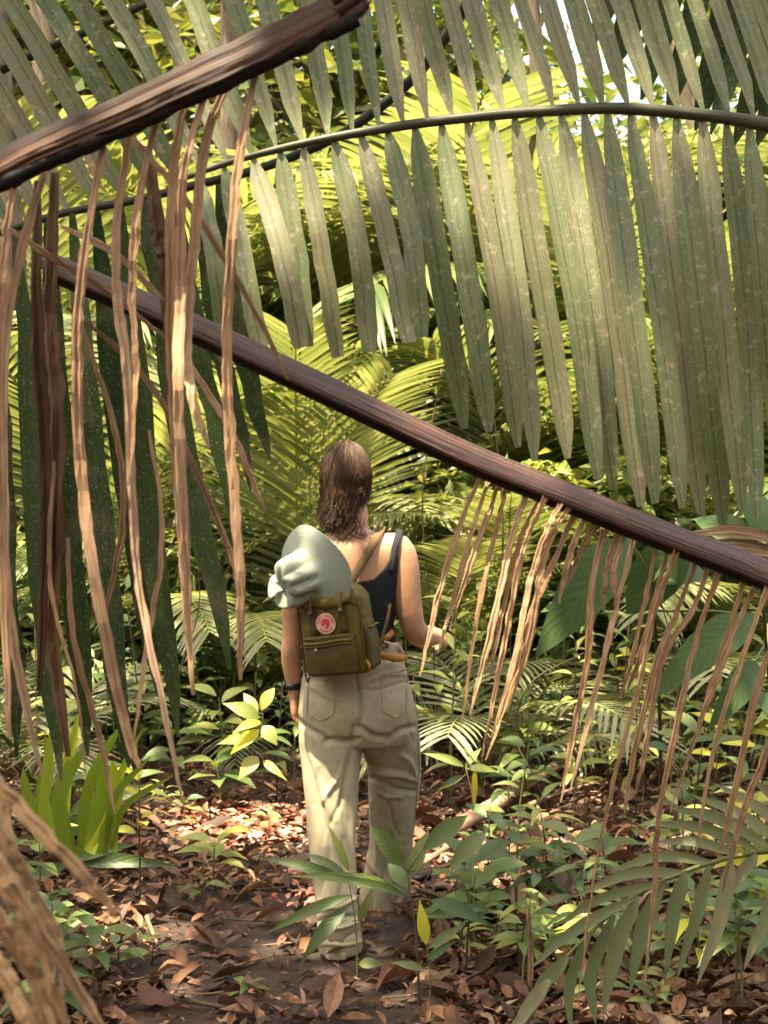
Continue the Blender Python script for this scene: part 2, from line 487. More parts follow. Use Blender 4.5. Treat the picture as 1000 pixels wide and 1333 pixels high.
LM = {}
for key, mat in (('seed', G['seed']), ('seedpale', G['seedpale']), ('yellow', G['yellow'])):
    LM[key] = [leaf_mesh('leaf_' + key, mat, 1, W, pk, 7, dr, fo, tp, cu) for W, pk, dr, fo, tp, cu in
               ((0.42, 0.42, 0.25, 0.2, 1.1, 0), (0.34, 0.45, 0.4, 0.15, 1.2, 0.1), (0.5, 0.55, 0.15, 0.25, 0.9, 0), (0.22, 0.4, 0.35, 0.2, 1.2, 0.05))]
LM['big'] = [leaf_mesh('leaf_big', G['bigleaf'], 1, 0.5, 0.42, 12, 0.3, 0.12, 0.9, 0, 0.03, 3)]
LITTER = [leaf_mesh('dead_leaf', G['litter'], 1, W, pk, 6, dr, fo, tp, cu, rg, k) for k, (W, pk, dr, fo, tp, cu, rg) in enumerate(
    ((0.45, 0.45, -0.25, 0.35, 1, 0.2, 0.12), (0.55, 0.5, 0.3, 0.3, 0.8, 0.5, 0.15), (0.35, 0.4, -0.45, 0.5, 1.1, 0.3, 0.1), (0.5, 0.55, 0.15, 0.2, 0.7, -0.5, 0.2), (0.3, 0.45, 0.5, 0.4, 1.2, 0.7, 0.12)))]

def orient(d, up):
    d = Vector(d).normalized(); up = Vector(up)
    s = d.cross(up)
    if s.length < 1e-4: s = d.cross(Vector((1, 0.2, 0)))
    s.normalize(); u = s.cross(d).normalized()
    return Matrix((s, d, u)).transposed()

def put_leaf(parent, base, d, up, L, mesh, name='leaf', wscale=1.0):
    o = bpy.data.objects.new(name, mesh)
    COL.objects.link(o)
    o.parent = parent
    off = Vector(parent.location) if parent is not None else Vector((0, 0, 0))
    M = orient(d, up).to_4x4() @ Matrix.Diagonal((L * wscale, L, L, 1))
    M.translation = Vector(base) - off
    o.matrix_local = M
    return o

# ------------------------------------------------------------------ the live palm frond arching across the picture
CAMN = (0, -1, 0.12)

def px_path(pts, Y, n, jit=0.0):
    P = []
    for p in pts:
        y = Y if len(p) < 3 else p[2]
        P.append(at(p[0], p[1], y))
    out = catmull(P, n)
    if jit:
        k = random.uniform(0, 50)
        out = [q + Vector((jit * mnoise.noise(Vector((k, i * 0.6, 0))), jit * 2 * mnoise.noise(Vector((k, 3, i * 0.6))), 0)) for i, q in enumerate(out)]
    return out

def strap_leaflet(parent, pts, Y, wpx, mat, n=9, prof=None, fold=0.14, yaw=None, twist=0.0, wave=0.0, name='leaflet', jit=0.0):
    P = px_path(pts, Y, n, jit)
    prof = prof or [0.25, 0.8, 1, 1, 1, 1, 0.97, 0.9, 0.68, 0.12]
    kq = random.uniform(0, 99)
    w = interp(prof, n) * wpx * Y / F * np.array([1 + 0.10 * mnoise.noise(Vector((kq, i * 0.8, 0))) for i in range(n)]) * random.uniform(0.9, 1.08)
    yaw = random.uniform(-0.45, 0.45) if yaw is None else yaw
    N = Vector((math.sin(yaw), -math.cos(yaw), 0.1))
    mb = MB()
    ribbon(mb, P, w, N, fold, twist, wave)
    return build(name, mb, mat, parent)

def rach_y(x, tab):
    return float(np.interp(x, [t[0] for t in tab], [t[1] for t in tab]))

RT = [(240, 232), (300, 211), (380, 190), (460, 174), (550, 160), (640, 150), (720, 144), (800, 141), (900, 148), (1000, 163), (1100, 190), (1250, 250)]
YF = 2.7
frond = thing('palm_frond', 'grey-green living palm frond with thin arching stalk and long strap leaflets above the walker', 'palm frond', at(1400, 330, YF))
base_pts = [at(x, y, YF) for x, y in RT] + [Vector((1.45, 2.75, 1.75)), Vector((1.75, 2.85, 1.15)), Vector((1.9, 2.95, 0.5)), Vector((1.95, 3.0, -0.05))]
mb = MB()
P = catmull(base_pts, 60)
tube(mb, P, interp([0.005, 0.007, 0.009, 0.010, 0.011, 0.012, 0.016, 0.022, 0.028, 0.034], 60), 10)
build('rachis', mb, G['rachg'], frond)
lower = [(258, 300, 470), (292, 345, 480), (330, 395, 465), (365, 405, 462), (395, 440, 467), (435, 488, 457), (470, 525, 450), (505, 556, 443), (540, 606, 560), (575, 642, 572), (607, 672, 585), (640, 702, 600), (670, 742, 612), (701, 778, 628), (730, 803, 640), (760, 833, 655), (790, 852, 662), (820, 882, 668), (850, 908, 684), (880, 936, 694), (914, 962, 655), (945, 985, 668), (975, 1008, 615), (1005, 1040, 640), (1038, 1072, 640), (1070, 1100, 620)]
for i, (bx, tx, ty) in enumerate(lower):
    by = rach_y(bx, RT) + 4
    mx_, my_ = (bx * 0.52 + tx * 0.48) + random.uniform(2, 9), by * 0.5 + ty * 0.5
    blunt = ty < 475
    tx += random.uniform(-7, 7); ty += random.uniform(-16, 10)
    prof = [0.25, 0.9, 1, 1, 1, 1, 1, 1, 0.95, 0.7] if blunt else [0.25, 0.88, 1, 1, 1, 1, 1, 1, 0.9, 0.3]
    strap_leaflet(frond, [(bx, by, YF), (mx_, my_, YF - 0.05 + random.uniform(-0.03, 0.03)), (tx, ty, YF - 0.03 + random.uniform(-0.06, 0.06))], YF,
                  random.uniform(25, 28) if bx < 560 else random.uniform(27, 31), G['live'], 12, prof, jit=0.003, twist=random.uniform(-0.15, 0.15), fold=0.3, yaw=random.uniform(-0.25, 0.25))
ux = list(np.linspace(262, 1080, 26))
for i, bx in enumerate(ux):
    by = rach_y(bx, RT) - 4
    lean = float(np.interp(bx, [250, 450, 700, 1000], [0.60, 0.13, 0.34, 0.38]))
    if 430 < bx < 600: lean = float(np.interp(bx, [430, 600], [0.10, 0.28]))
    Lp = random.uniform(330, 400)
    tx, ty = bx - Lp * lean, by - Lp
    strap_leaflet(frond, [(bx, by, YF), (bx - Lp * lean * 0.45 + random.uniform(-4, 4), by - Lp * 0.5, YF + 0.04), (tx, ty, YF + 0.1)], YF,
                  random.uniform(23, 28), G['live'], 9, [0.2, 0.85, 1, 1, 1, 1, 1, 0.9, 0.7, 0.12], jit=0.005, twist=random.uniform(-0.3, 0.3), fold=0.4)

# the darker frond hanging at the left
RB = [(-260, 400), (-100, 335), (0, 303), (85, 277), (170, 262), (250, 242), (330, 222), (400, 196), (460, 165), (540, 100), (600, 20), (660, -80)]
YB = 2.95
frond2 = thing('palm_frond', 'dark green palm frond whose long shaded leaflets hang down to the strap-leaf clump', 'palm frond', at(700, -150, YB))
mb = MB()
PB = [at(x, y, YB) for x, y in RB] + [Vector((0.75, 3.2, 2.9)), Vector((1.3, 3.5, 2.2)), Vector((1.55, 3.7, 1.0)), Vector((1.6, 3.8, 0.0))]
tube(mb, catmull(PB, 60), interp([0.006, 0.008, 0.009, 0.010, 0.012, 0.02, 0.03], 60), 8)
build('rachis', mb, G['rachg'], frond2)
for bx, tx, ty, w in ((-60, -30, 1010, 34), (-15, 25, 985, 33), (22, 78, 1015, 34), (60, 118, 985, 33), (95, 168, 1000, 36), (125, 205, 905, 34), (160, 235, 960, 33), (190, 300, 872, 36), (225, 310, 700, 30), (255, 330, 640, 28), (285, 350, 600, 28)):
    by = rach_y(bx, RB) + 3
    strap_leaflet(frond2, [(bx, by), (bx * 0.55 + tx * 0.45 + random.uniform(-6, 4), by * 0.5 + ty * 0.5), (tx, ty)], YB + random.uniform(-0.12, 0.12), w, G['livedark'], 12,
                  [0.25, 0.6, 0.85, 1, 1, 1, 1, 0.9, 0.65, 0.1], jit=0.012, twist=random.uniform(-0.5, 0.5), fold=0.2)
for bx in np.linspace(-60, 240, 9):
    by = rach_y(bx, RB) - 3
    Lp = random.uniform(330, 420)
    strap_leaflet(frond2, [(bx, by), (bx - Lp * 0.28, by - Lp * 0.5), (bx - Lp * 0.60, by - Lp)], YB + 0.05, random.uniform(25, 30), G['live'], 9, jit=0.006, twist=random.uniform(-0.3, 0.3), fold=0.4)

# ------------------------------------------------------------------ dead fronds
def strip(parent, pts, Y, wpx, mat, name='leaflet', n=None, prof=None, fold=0.45, wave=0.18, dy=0.03):
    n = n or max(12, 7 * len(pts))
    y0 = Y + random.uniform(-dy, dy)
    pts3 = [(p[0], p[1], y0 + (random.uniform(-dy, dy) if i else 0)) for i, p in enumerate(pts)]
    P = px_path(pts3, Y, n, 0.0018)
    w = interp(prof or [0.6, 0.75, 0.9, 1, 1, 1, 1, 0.95, 0.8, 0.35], n) * wpx * Y / F
    w = w * np.array([1 + 0.22 * mnoise.noise(Vector((i * 0.9, parent.location.x * 9 + pts[0][0], 1))) for i in range(n)])
    yaw = random.uniform(-0.6, 0.6)
    # papery, pleated cross-section whose creases wander along the strip
    mb = MB(); vs, uvs, fs = [], [], []; L = 0
    tw = random.uniform(-0.9, 0.9); kq = random.uniform(0, 99)
    for i in range(n):
        T = (P[min(n - 1, i + 1)] - P[max(0, i - 1)]).normalized()
        N = Vector((math.sin(yaw), -math.cos(yaw), 0)); S = T.cross(N).normalized(); N = S.cross(T)
        R = Matrix.Rotation(tw * i / (n - 1), 3, T); S = R @ S; N = R @ N
        if i: L += (P[i] - P[i - 1]).length
        h = w[i] * 0.5
        for c, u in enumerate((-1, -0.55, 0.05, 0.5, 1)):
            z = (0.30 if c % 2 else -0.22) + 0.45 * mnoise.noise(Vector((kq + c * 3.1, i * 0.55, 0)))
            if c in (0, 4): z += fold * 0.6
            uu = u * (1 + (0.16 * mnoise.noise(Vector((kq + c, i * 1.3, 7))) if c in (0, 4) else 0)) + 0.15 * mnoise.noise(Vector((kq, i * 0.4, c)))
            vs.append(P[i] + S * (uu * h) + N * (z * h)); uvs.append(((u + 1) / 2, L))
        if i:
            for c in range(4):
                fs.append(((i - 1) * 5 + c, (i - 1) * 5 + c + 1, i * 5 + c + 1, i * 5 + c))
    mb.add(vs, fs, uvs)
    return build(name, mb, mat, parent, smooth=False)

Y1 = 1.75
df1 = thing('dead_palm_frond', 'thick dark brown broken frond stalk with wide tan dry strips hanging beneath it', 'dead frond', at(-350, 420, Y1))
R1 = [(470, -4), (455, 6), (420, 22), (370, 47), (300, 80), (230, 112), (160, 145), (90, 175), (40, 197), (0, 218), (-80, 262), (-200, 330)]
mb = MB()
P = catmull([at(x, y, Y1) for x, y in R1] + [Vector((-0.95, 1.8, 1.35)), Vector((-1.25, 1.9, 0.7)), Vector((-1.4, 1.95, -0.05))], 70)
rr = interp([0.021, 0.024, 0.026, 0.027, 0.028, 0.027, 0.026, 0.025, 0.024, 0.024, 0.024, 0.023, 0.021, 0.02, 0.018], 70)
rr = 0.86 * rr * np.array([1 + 0.14 * mnoise.noise(Vector((i * 0.45, 2, 7))) for i in range(70)])
P = catmull(P, 150); rr = interp(rr, 150)
vs, uvs, fs = [], [], []; L = 0; NSG = 44
for i in range(150):
    T = (P[min(149, i + 1)] - P[max(0, i - 1)]).normalized()
    Nf = Vector((0, -0.80, 0.60)); S_ = T.cross(Nf).normalized(); Nf = S_.cross(T).normalized()
    if i: L += (P[i] - P[i - 1]).length
    for k in range(NSG):
        t = 2 * math.pi * k / NSG
        ca, sa = math.cos(t), math.sin(t)
        rad = rr[i] * (1 + 0.20 * mnoise.noise(Vector((ca * 3.2, sa * 3.2, L * 2.0))) + 0.12 * mnoise.noise(Vector((ca * 9, sa * 9, L * 3.5))) + 0.05 * mnoise.noise(Vector((ca * 2, sa * 2, L * 30))))
        up_ = sa * 0.66 - (0.34 * math.exp(-(ca / 0.42) ** 2) if sa > 0 else 0)     # a shallow channel along the upper face
        vs.append(P[i] + S_ * (ca * rad * 1.08) + Nf * (up_ * rad)); uvs.append((k / NSG, L))
    if i:
        for k in range(NSG):
            k2 = (k + 1) % NSG
            fs.append(((i - 1) * NSG + k, (i - 1) * NSG + k2, i * NSG + k2, i * NSG + k))
fs.append(tuple(range(NSG - 1, -1, -1)))
mb.add(vs, fs, uvs)
build('rachis', mb, G['rach1'], df1)
mb = MB()                                                    # torn fibres at the broken end
for k in range(13):
    b0 = P[0] + Vector((random.uniform(-0.01, 0.0), random.uniform(-0.016, 0.016), random.uniform(-0.02, 0.018)))
    dd = (P[0] - P[5]).normalized()
    ln = random.uniform(0.006, 0.03)
    tube(mb, [b0 - dd * 0.03, b0, b0 + dd * ln + Vector((0, 0, random.uniform(-0.006, 0.004)))], [0.007, 0.006, 0.001], 5)
build('torn_end', mb, G['rach1'], df1)
mb = MB()                                                    # ridge along the underside
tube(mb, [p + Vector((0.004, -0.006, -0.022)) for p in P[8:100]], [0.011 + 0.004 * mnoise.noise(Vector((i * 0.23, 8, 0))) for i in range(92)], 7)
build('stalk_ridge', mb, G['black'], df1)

S1 = [([(20, 235), (5, 330), (0, 480), (3, 700), (12, 960)], 17), ([(60, 215), (30, 320), (6, 450), (5, 700), (20, 850), (55, 1010)], 18),
      ([(140, 170), (110, 330), (100, 470), (108, 640), (130, 790), (165, 950), (182, 1000)], 19),
      ([(172, 155), (153, 280), (152, 380), (165, 480), (172, 640), (182, 770), (215, 930), (237, 1040)], 18),
      ([(210, 132), (181, 260), (172, 380), (178, 480), (170, 620)], 17), ([(245, 112), (225, 230), (222, 400), (228, 550), (238, 720), (252, 905)], 18),
      ([(278, 95), (241, 220), (235, 380), (232, 520), (240, 700), (248, 860)], 18), ([(313, 72), (269, 180), (252, 330), (243, 450), (251, 520), (272, 582)], 18),
      ([(342, 58), (314, 190), (301, 330), (295, 480), (303, 620), (313, 760), (313, 885)], 19),
      ([(135, 145), (200, 210), (270, 300), (340, 420), (376, 495)], 12), ([(75, 155), (108, 195), (130, 240)], 12), ([(80, 295), (150, 330), (212, 390)], 11),
      ([(88, 400), (180, 480), (240, 580), (300, 720), (311, 780)], 12), ([(238, 460), (300, 560), (345, 665)], 11), ([(0, 290), (60, 330), (140, 380), (215, 440)], 11), ([(105, 420), (150, 560), (160, 680), (130, 830)], 11),
      ([(195, 560), (212, 700), (190, 850), (175, 960)], 10), ([(70, 600), (66, 760), (100, 900), (112, 1010)], 11), ([(88, 700), (96, 830), (130, 960), (150, 1060)], 10)]
for pts, w in S1:
    strip(df1, pts, Y1 + 0.02 if w > 13 else Y1 + 0.12, w * 0.8, G['dead'])
for pts, w in (([(72, 225), (66, 400), (76, 550), (70, 800), (88, 985)], 24), ([(50, 235), (48, 420), (60, 640), (52, 900)], 17), ([(192, 190), (206, 300), (217, 360), (222, 520)], 22)):
    strip(df1, pts, Y1 + 0.22, w, G['deaddark'], 'dead_sheath', fold=0.5)

Y2 = 2.15
df2 = thing('dead_palm_frond', 'polished reddish-brown frond stalk slanting past the walker, fringed with thin dry leaflets', 'dead frond', at(1500, 960, Y2))
R2 = [(58, 339), (75, 347), (95, 356), (120, 366), (240, 418), (380, 483), (500, 540), (620, 596), (740, 644), (860, 692), (960, 730), (1040, 764), (1150, 812)]
mb = MB()
P = catmull([at(x, y, Y2 + (-0.1 if x < 0 else 0)) for x, y in R2] + [Vector((1.25, 2.3, 0.95)), Vector((1.75, 2.5, 0.5)), Vector((2.2, 2.7, -0.02))], 90)
# flat-topped, keeled section: rounded upper face and a dark keel below
vs, uvs, fs = [], [], []
sec = [(-1.0, 0.15), (-0.86, 0.62), (-0.5, 0.86), (0, 0.92), (0.5, 0.86), (0.86, 0.62), (1.0, 0.15), (0.85, -0.45), (0.4, -0.85), (0, -0.95), (-0.4, -0.85), (-0.85, -0.45)]
L = 0
for i in range(90):
    T = (P[min(89, i + 1)] - P[max(0, i - 1)]).normalized()
    Nf = Vector((0, -0.88, 0.48)); S_ = T.cross(Nf).normalized(); Nf = S_.cross(T).normalized()
    wob = 1 + 0.06 * mnoise.noise(Vector((i * 0.3, 0, 4)))
    hw = float(np.interp(i, [0, 8, 25, 45, 70, 90], [0.016, 0.018, 0.0185, 0.0195, 0.0205, 0.017])) * wob
    if i: L += (P[i] - P[i - 1]).length
    for k, (a, b) in enumerate(sec):
        rg = 1 + 0.10 * mnoise.noise(Vector((k * 1.7, L * 2.2, 3))); vs.append(P[i] + S_ * (a * hw * rg) + Nf * (b * hw * 0.55 * rg)); uvs.append((k / 12, L))
    if i:
        for k in range(12):
            k2 = (k + 1) % 12
            fs.append(((i - 1) * 12 + k, (i - 1) * 12 + k2, i * 12 + k2, i * 12 + k))
mb.add(vs, fs, uvs)
build('rachis', mb, G['rach2'], df2)
mb = MB()
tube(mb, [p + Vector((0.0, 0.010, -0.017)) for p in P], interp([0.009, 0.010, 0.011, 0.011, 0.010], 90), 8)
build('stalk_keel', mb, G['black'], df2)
S2 = [[(630, 610), (600, 680), (570, 780), (547, 880)], [(640, 614), (612, 700), (585, 800), (570, 850)], [(652, 618), (638, 662), (612, 735), (585, 820)], [(662, 622), (646, 690), (622, 800), (598, 965)], [(688, 632), (664, 710), (640, 820), (612, 930)],
      [(712, 642), (680, 720), (658, 830), (628, 985)], [(733, 650), (712, 690), (690, 760), (672, 850), (640, 960)], [(752, 658), (726, 720), (692, 800), (664, 900), (632, 990)], [(766, 668), (745, 712), (728, 785)], [(790, 676), (771, 760), (765, 860), (745, 960), (730, 1045)],
      [(808, 684), (790, 740), (786, 797)], [(828, 692), (800, 800), (776, 900), (742, 1030)], [(856, 704), (842, 770), (822, 860), (808, 905)], [(882, 714), (852, 800), (830, 900), (800, 1010), (772, 1150), (752, 1312)],
      [(908, 726), (880, 800), (852, 870), (822, 1000), (812, 1065)], [(938, 738), (907, 830), (880, 950), (858, 1060), (850, 1180), (838, 1295)], [(970, 752), (940, 850), (905, 960), (872, 1060)], [(1000, 764), (962, 870), (928, 980), (906, 1112)],
      [(1030, 776), (985, 900), (955, 1040), (937, 1108)], [(1060, 788), (1005, 960), (966, 1062), (940, 1160)], [(1090, 800), (1040, 960), (1010, 1090)], [(688, 1120), (691, 1200), (690, 1292)]]
S2x = []
for k in range(7):
    q = S2[4 + 2 * k]; dx = random.uniform(10, 20); kk = random.uniform(0.75, 1.0)
    S2x.append([(q[0][0] + dx, q[0][1] + dx * 0.4)] + [(p[0] + dx + random.uniform(-6, 8), q[0][1] + (p[1] - q[0][1]) * kk) for p in q[1:]])
for pts in S2[:-1] + S2x:
    strip(df2, pts, Y2 + 0.01, random.uniform(7.5, 10.5), G['deadthin'], dy=0.02, fold=0.5,
          prof=[1.05, 0.75, 0.8, 0.95, 1.05, 0.9, 1, 0.85, 0.6, 0.25])

# brown fibrous tuft low on the right, lying on the stalk's far side
tuft = thing('dead_leaf_tuft', 'frayed tan fibre tuft lying just above the slanting reddish stalk', 'dead leaf', at(1040, 720, 2.35))
mb = MB()
for k in range(16):
    y0 = 690 + random.uniform(-6, 26)
    PP = px_path([(905 + random.uniform(-10, 30), y0 + 4), (960, y0 + random.uniform(-6, 10)), (1030, y0 + 18), (1120, y0 + 60)], 2.35 + random.uniform(-0.02, 0.02), 8)
    ribbon(mb, PP, interp([0.2, 1, 1, 1], 8) * 0.008, (0, -1, 0.4), 0.4)
build('fibres', mb, G['straw'], tuft)

# blurred straws close to the lens, bottom left
df3 = thing('dead_palm_frond', 'out-of-focus bundle of dry straw-coloured leaflets by the strap-leaf clump', 'dead frond', at(-160, 1250, 1.0))
straws = [([(-40, 985), (20, 1045), (90, 1120), (152, 1190)], 25, 0.98), ([(-60, 1050), (0, 1130), (60, 1225), (140, 1350)], 26, 1.0), ([(-50, 1130), (0, 1190), (45, 1265), (100, 1370)], 24, 0.96),
          ([(-60, 1000), (-10, 1060), (12, 1160), (60, 1260), (95, 1360)], 24, 1.04), ([(-50, 1230), (0, 1270), (40, 1350)], 30, 0.92), ([(-40, 960), (0, 1030), (22, 1150), (40, 1260), (55, 1350)], 18, 1.08), ([(-30, 1180), (20, 1240), (75, 1345)], 20, 1.02)]
for k in range(9):
    x0 = random.uniform(-60, -10); y0 = random.uniform(1010, 1290)
    straws.append(([(x0, y0), (x0 + 45, y0 + 55), (x0 + 80 + random.uniform(-15, 15), y0 + 130), (x0 + 110 + random.uniform(-20, 20), y0 + 220)], random.uniform(10, 18), random.uniform(0.95, 1.1)))
for pts, w, yy in straws:
    strip(df3, pts, yy, w * 0.75, G['straw'], fold=0.3, dy=0.02, prof=[1, 1, 1, 1, 1, 0.95, 0.9, 0.75, 0.55])

# low arching frond, bottom right
YL = 2.75
lf = thing('palm_frond', 'small arching grey-green frond low over the leaf litter, below the thin dry leaflets', 'palm frond', at(1250, 1300, YL))
RL = [(655, 1350), (700, 1290), (760, 1222), (830, 1165), (910, 1128), (1000, 1108), (1080, 1112), (1160, 1150)]
mb = MB()
P = catmull([at(x, y, YL + 0.0006 * (x - 830)) for x, y in RL] + [Vector((1.15, 3.1, 0.45)), Vector((1.3, 3.2, 0.0))], 40)
tube(mb, P, interp([0.002, 0.003, 0.004, 0.006, 0.008, 0.01], 40), 6)
build('rachis', mb, G['greenstem'], lf)
def lowleaf(b, t, w, mid=(0, 0)):
    m = ((b[0] + t[0]) / 2 + mid[0], (b[1] + t[1]) / 2 + mid[1])
    strap_leaflet(lf, [b, m, t], YL + 0.0006 * (b[0] - 830) - 0.03, w * 0.9, G['lowfrond'], 8, [0.3, 0.8, 1, 1, 0.95, 0.75, 0.45, 0.06], fold=0.18, jit=0.004)
for b, t, w, m in (((715, 1275), (664, 1352), 20, (0, -4)), ((740, 1245), (676, 1345), 22, (-4, -10)), ((768, 1215), (745, 1345), 20, (-16, 0)), ((800, 1190), (775, 1335), 22, (-18, 0)), ((830, 1166), (786, 1322), 24, (-8, -6)), ((862, 1150), (820, 1292), 23, (-6, -10)),
                   ((893, 1136), (866, 1268), 23, (-4, -12)), ((922, 1126), (880, 1278), 24, (6, -14)), ((952, 1118), (908, 1282), 23, (10, -16)), ((985, 1112), (930, 1180), 19, (6, -8)), ((1012, 1110), (968, 1262), 30, (20, -20)), ((1045, 1112), (1000, 1290), 30, (22, -20)), ((1075, 1114), (1050, 1280), 30, (20, -10)),
                   ((960, 1112), (850, 1098), 16, (0, -10)), ((985, 1106), (845, 1072), 16, (0, -12)), ((1005, 1104), (868, 1050), 17, (0, -10)), ((1025, 1104), (900, 1035), 17, (0, -10)), ((925, 1122), (792, 1135), 16, (0, -14)), ((890, 1135), (748, 1168), 16, (0, -14)), ((860, 1150), (716, 1208), 16, (0, -12)), ((825, 1170), (690, 1262), 17, (-6, -8)),
                   ((1045, 1106), (930, 1020), 17, (6, -8)), ((1060, 1108), (975, 1010), 17, (6, -6))):
    lowleaf(b, t, w, m)

stalk = thing('frond_stalk', 'thin dark stalk crossing behind the slanted top leaflets above the broken brown stalk', 'stalk', at(-300, 220, 3.1))
mb = MB(); tube(mb, catmull([at(x, y, 3.1) for x, y in ((-300, 220), (-60, 118), (20, 82), (110, 42), (200, 0), (330, -60), (480, -140))], 20), interp([0.012, 0.007], 20), 7)
build('shaft', mb, G['rachg'], stalk)
dk = thing('palm_frond', 'shadowed dark green frond whose slanting leaflets show behind the arching stalk\'s upper leaflets', 'palm frond', at(1150, -60, 3.5))
mb = MB(); tube(mb, catmull([at(x, y, 3.5) for x, y in ((760, -170), (900, -90), (1020, -40), (1150, 20), (1300, 140), (1420, 400))] + [Vector((1.95, 3.6, 0.9)), Vector((2.0, 3.7, 0.0))], 26), interp([0.006, 0.012, 0.03], 26), 7)
build('rachis', mb, G['rachg'], dk)
for bx, by, tx, ty in ((850, -115, 800, 90), (885, -95, 835, 130), (920, -80, 868, 150), (950, -65, 905, 170), (985, -50, 925, 175), (1015, -38, 955, 190), (1045, -25, 985, 190), (1080, -12, 1010, 200), (820, -130, 770, 60)):
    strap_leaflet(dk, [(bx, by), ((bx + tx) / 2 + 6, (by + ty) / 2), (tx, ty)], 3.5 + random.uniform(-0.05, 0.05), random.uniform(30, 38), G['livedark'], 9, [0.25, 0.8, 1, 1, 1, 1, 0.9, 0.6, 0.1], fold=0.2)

# ------------------------------------------------------------------ the walker
YP = 4.72
PXM = YP / F                      # metres per photo pixel at her distance
SKIN = plain_mat('skin', (0.46, 0.235, 0.135), rough=0.5, var=0.10, scale=18, bump=0.08, spec=0.4)
SKIN.node_tree.nodes['Principled BSDF'].inputs['Subsurface Weight'].default_value = 0.12
SKIN.node_tree.nodes['Principled BSDF'].inputs['Subsurface Radius'].default_value = (0.012, 0.005, 0.003)
BLACK = plain_mat('black_jersey', (0.012, 0.013, 0.017), rough=0.85, var=0.2, scale=60, bump=0.15)
KHAKI = plain_mat('sage_khaki_cotton', (0.33, 0.285, 0.19), rough=0.9, var=0.10, scale=14, bump=0.5, weave=380, spec=0.15, bdist=0.002)
SHOE = plain_mat('dusty_beige_shoe', (0.20, 0.155, 0.105), rough=0.8, var=0.2, scale=30)
SOLE = plain_mat('pale_rubber_sole', (0.50, 0.40, 0.30), rough=0.8, var=0.2, scale=30)
HATM = plain_mat('sage_green_canvas', (0.26, 0.29, 0.235), rough=0.9, var=0.08, scale=25, bump=0.25, weave=600, spec=0.15, bdist=0.0015)
HATST = plain_mat('sage_stitching', (0.20, 0.25, 0.20), rough=0.9)
OLIVE = plain_mat('olive_pack_fabric', (0.110, 0.083, 0.014), rough=0.6, var=0.16, scale=22, bump=0.3, weave=420, spec=0.3)
OLIVED = plain_mat('dark_olive_fabric', (0.066, 0.049, 0.011), rough=0.6, var=0.2, scale=22, bump=0.3, weave=420)
WEB = plain_mat('brown_webbing', (0.13, 0.075, 0.03), rough=0.8, var=0.2, scale=120, bump=0.4)
ORANGE = plain_mat('tan_orange_leather', (0.30, 0.12, 0.018), rough=0.5, var=0.2, scale=60, bump=0.2)
METAL = plain_mat('dark_snap_metal', (0.05, 0.045, 0.035), rough=0.35, var=0.1, spec=0.6)
CREAM = plain_mat('badge_cream', (0.62, 0.40, 0.29), rough=0.6, var=0.05)
RED = plain_mat('badge_red', (0.48, 0.035, 0.06), rough=0.6, var=0.05)
WATCH = plain_mat('black_rubber', (0.012, 0.012, 0.013), rough=0.5, var=0.1)
HAIR = fibre_mat('dark_brown_hair', [(0.012, 0.006, 0.003), (0.05, 0.022, 0.011), (0.19, 0.085, 0.040)], rough=0.55, sx=2, sy=6, bump=0.0, spec=0.3)

def bp(px, py, dy=0.0):
    return at(px, py, YP + dy)

person = thing('person', 'woman in black tank top and loose khaki trousers walking away with a small pack', 'person', (bp(462, 1200).x, YP, 0))

def ring_loft(mb, rows, seg=28, ex=2.2, caps=True, buttock=None):
    """rows: (px, py, half width px, half depth m, dy) -> horizontal rings"""
    vs, fs = [], []
    for (px, py, hw, hd, dy) in rows:
        c = bp(px, py, dy)
        for k in range(seg):
            t = 2 * math.pi * k / seg
            cx, sy = math.cos(t), math.sin(t)
            r = (abs(cx) ** ex + abs(sy) ** ex) ** (-1 / ex)
            vs.append(c + Vector((cx * r * hw * PXM, sy * r * hd, 0)))
    n = len(rows)
    for j in range(n - 1):
        for k in range(seg):
            k2 = (k + 1) % seg
            fs.append((j * seg + k, j * seg + k2, (j + 1) * seg + k2, (j + 1) * seg + k))
    if caps:
        fs.append(tuple(range(seg))); fs.append(tuple((n - 1) * seg + k for k in range(seg - 1, -1, -1)))
    mb.add(vs, fs)

def spline_rows(rows, n):
    a = np.array(rows, float)
    V = [Vector(r[:3]) for r in a]; W = [Vector((r[3], r[4], 0)) for r in a]
    A = catmull(V, n); B = catmull(W, n)
    return [(p.x, p.y, p.z, q.x, q.y) for p, q in zip(A, B)]

TORSO = [(459, 690, 25, 0.050, -0.01), (459, 700, 44, 0.060, -0.01), (458, 712, 62, 0.078, -0.01), (457, 730, 67, 0.092, -0.005), (457, 755, 64, 0.102, 0), (457, 785, 58, 0.100, 0.0), (458, 815, 53, 0.092, 0.0), (459, 840, 56, 0.092, 0), (461, 870, 64, 0.100, 0), (464, 905, 68, 0.108, 0), (465, 935, 66, 0.10, 0)]

mb = MB()
ring_loft(mb, spline_rows(TORSO, 30))
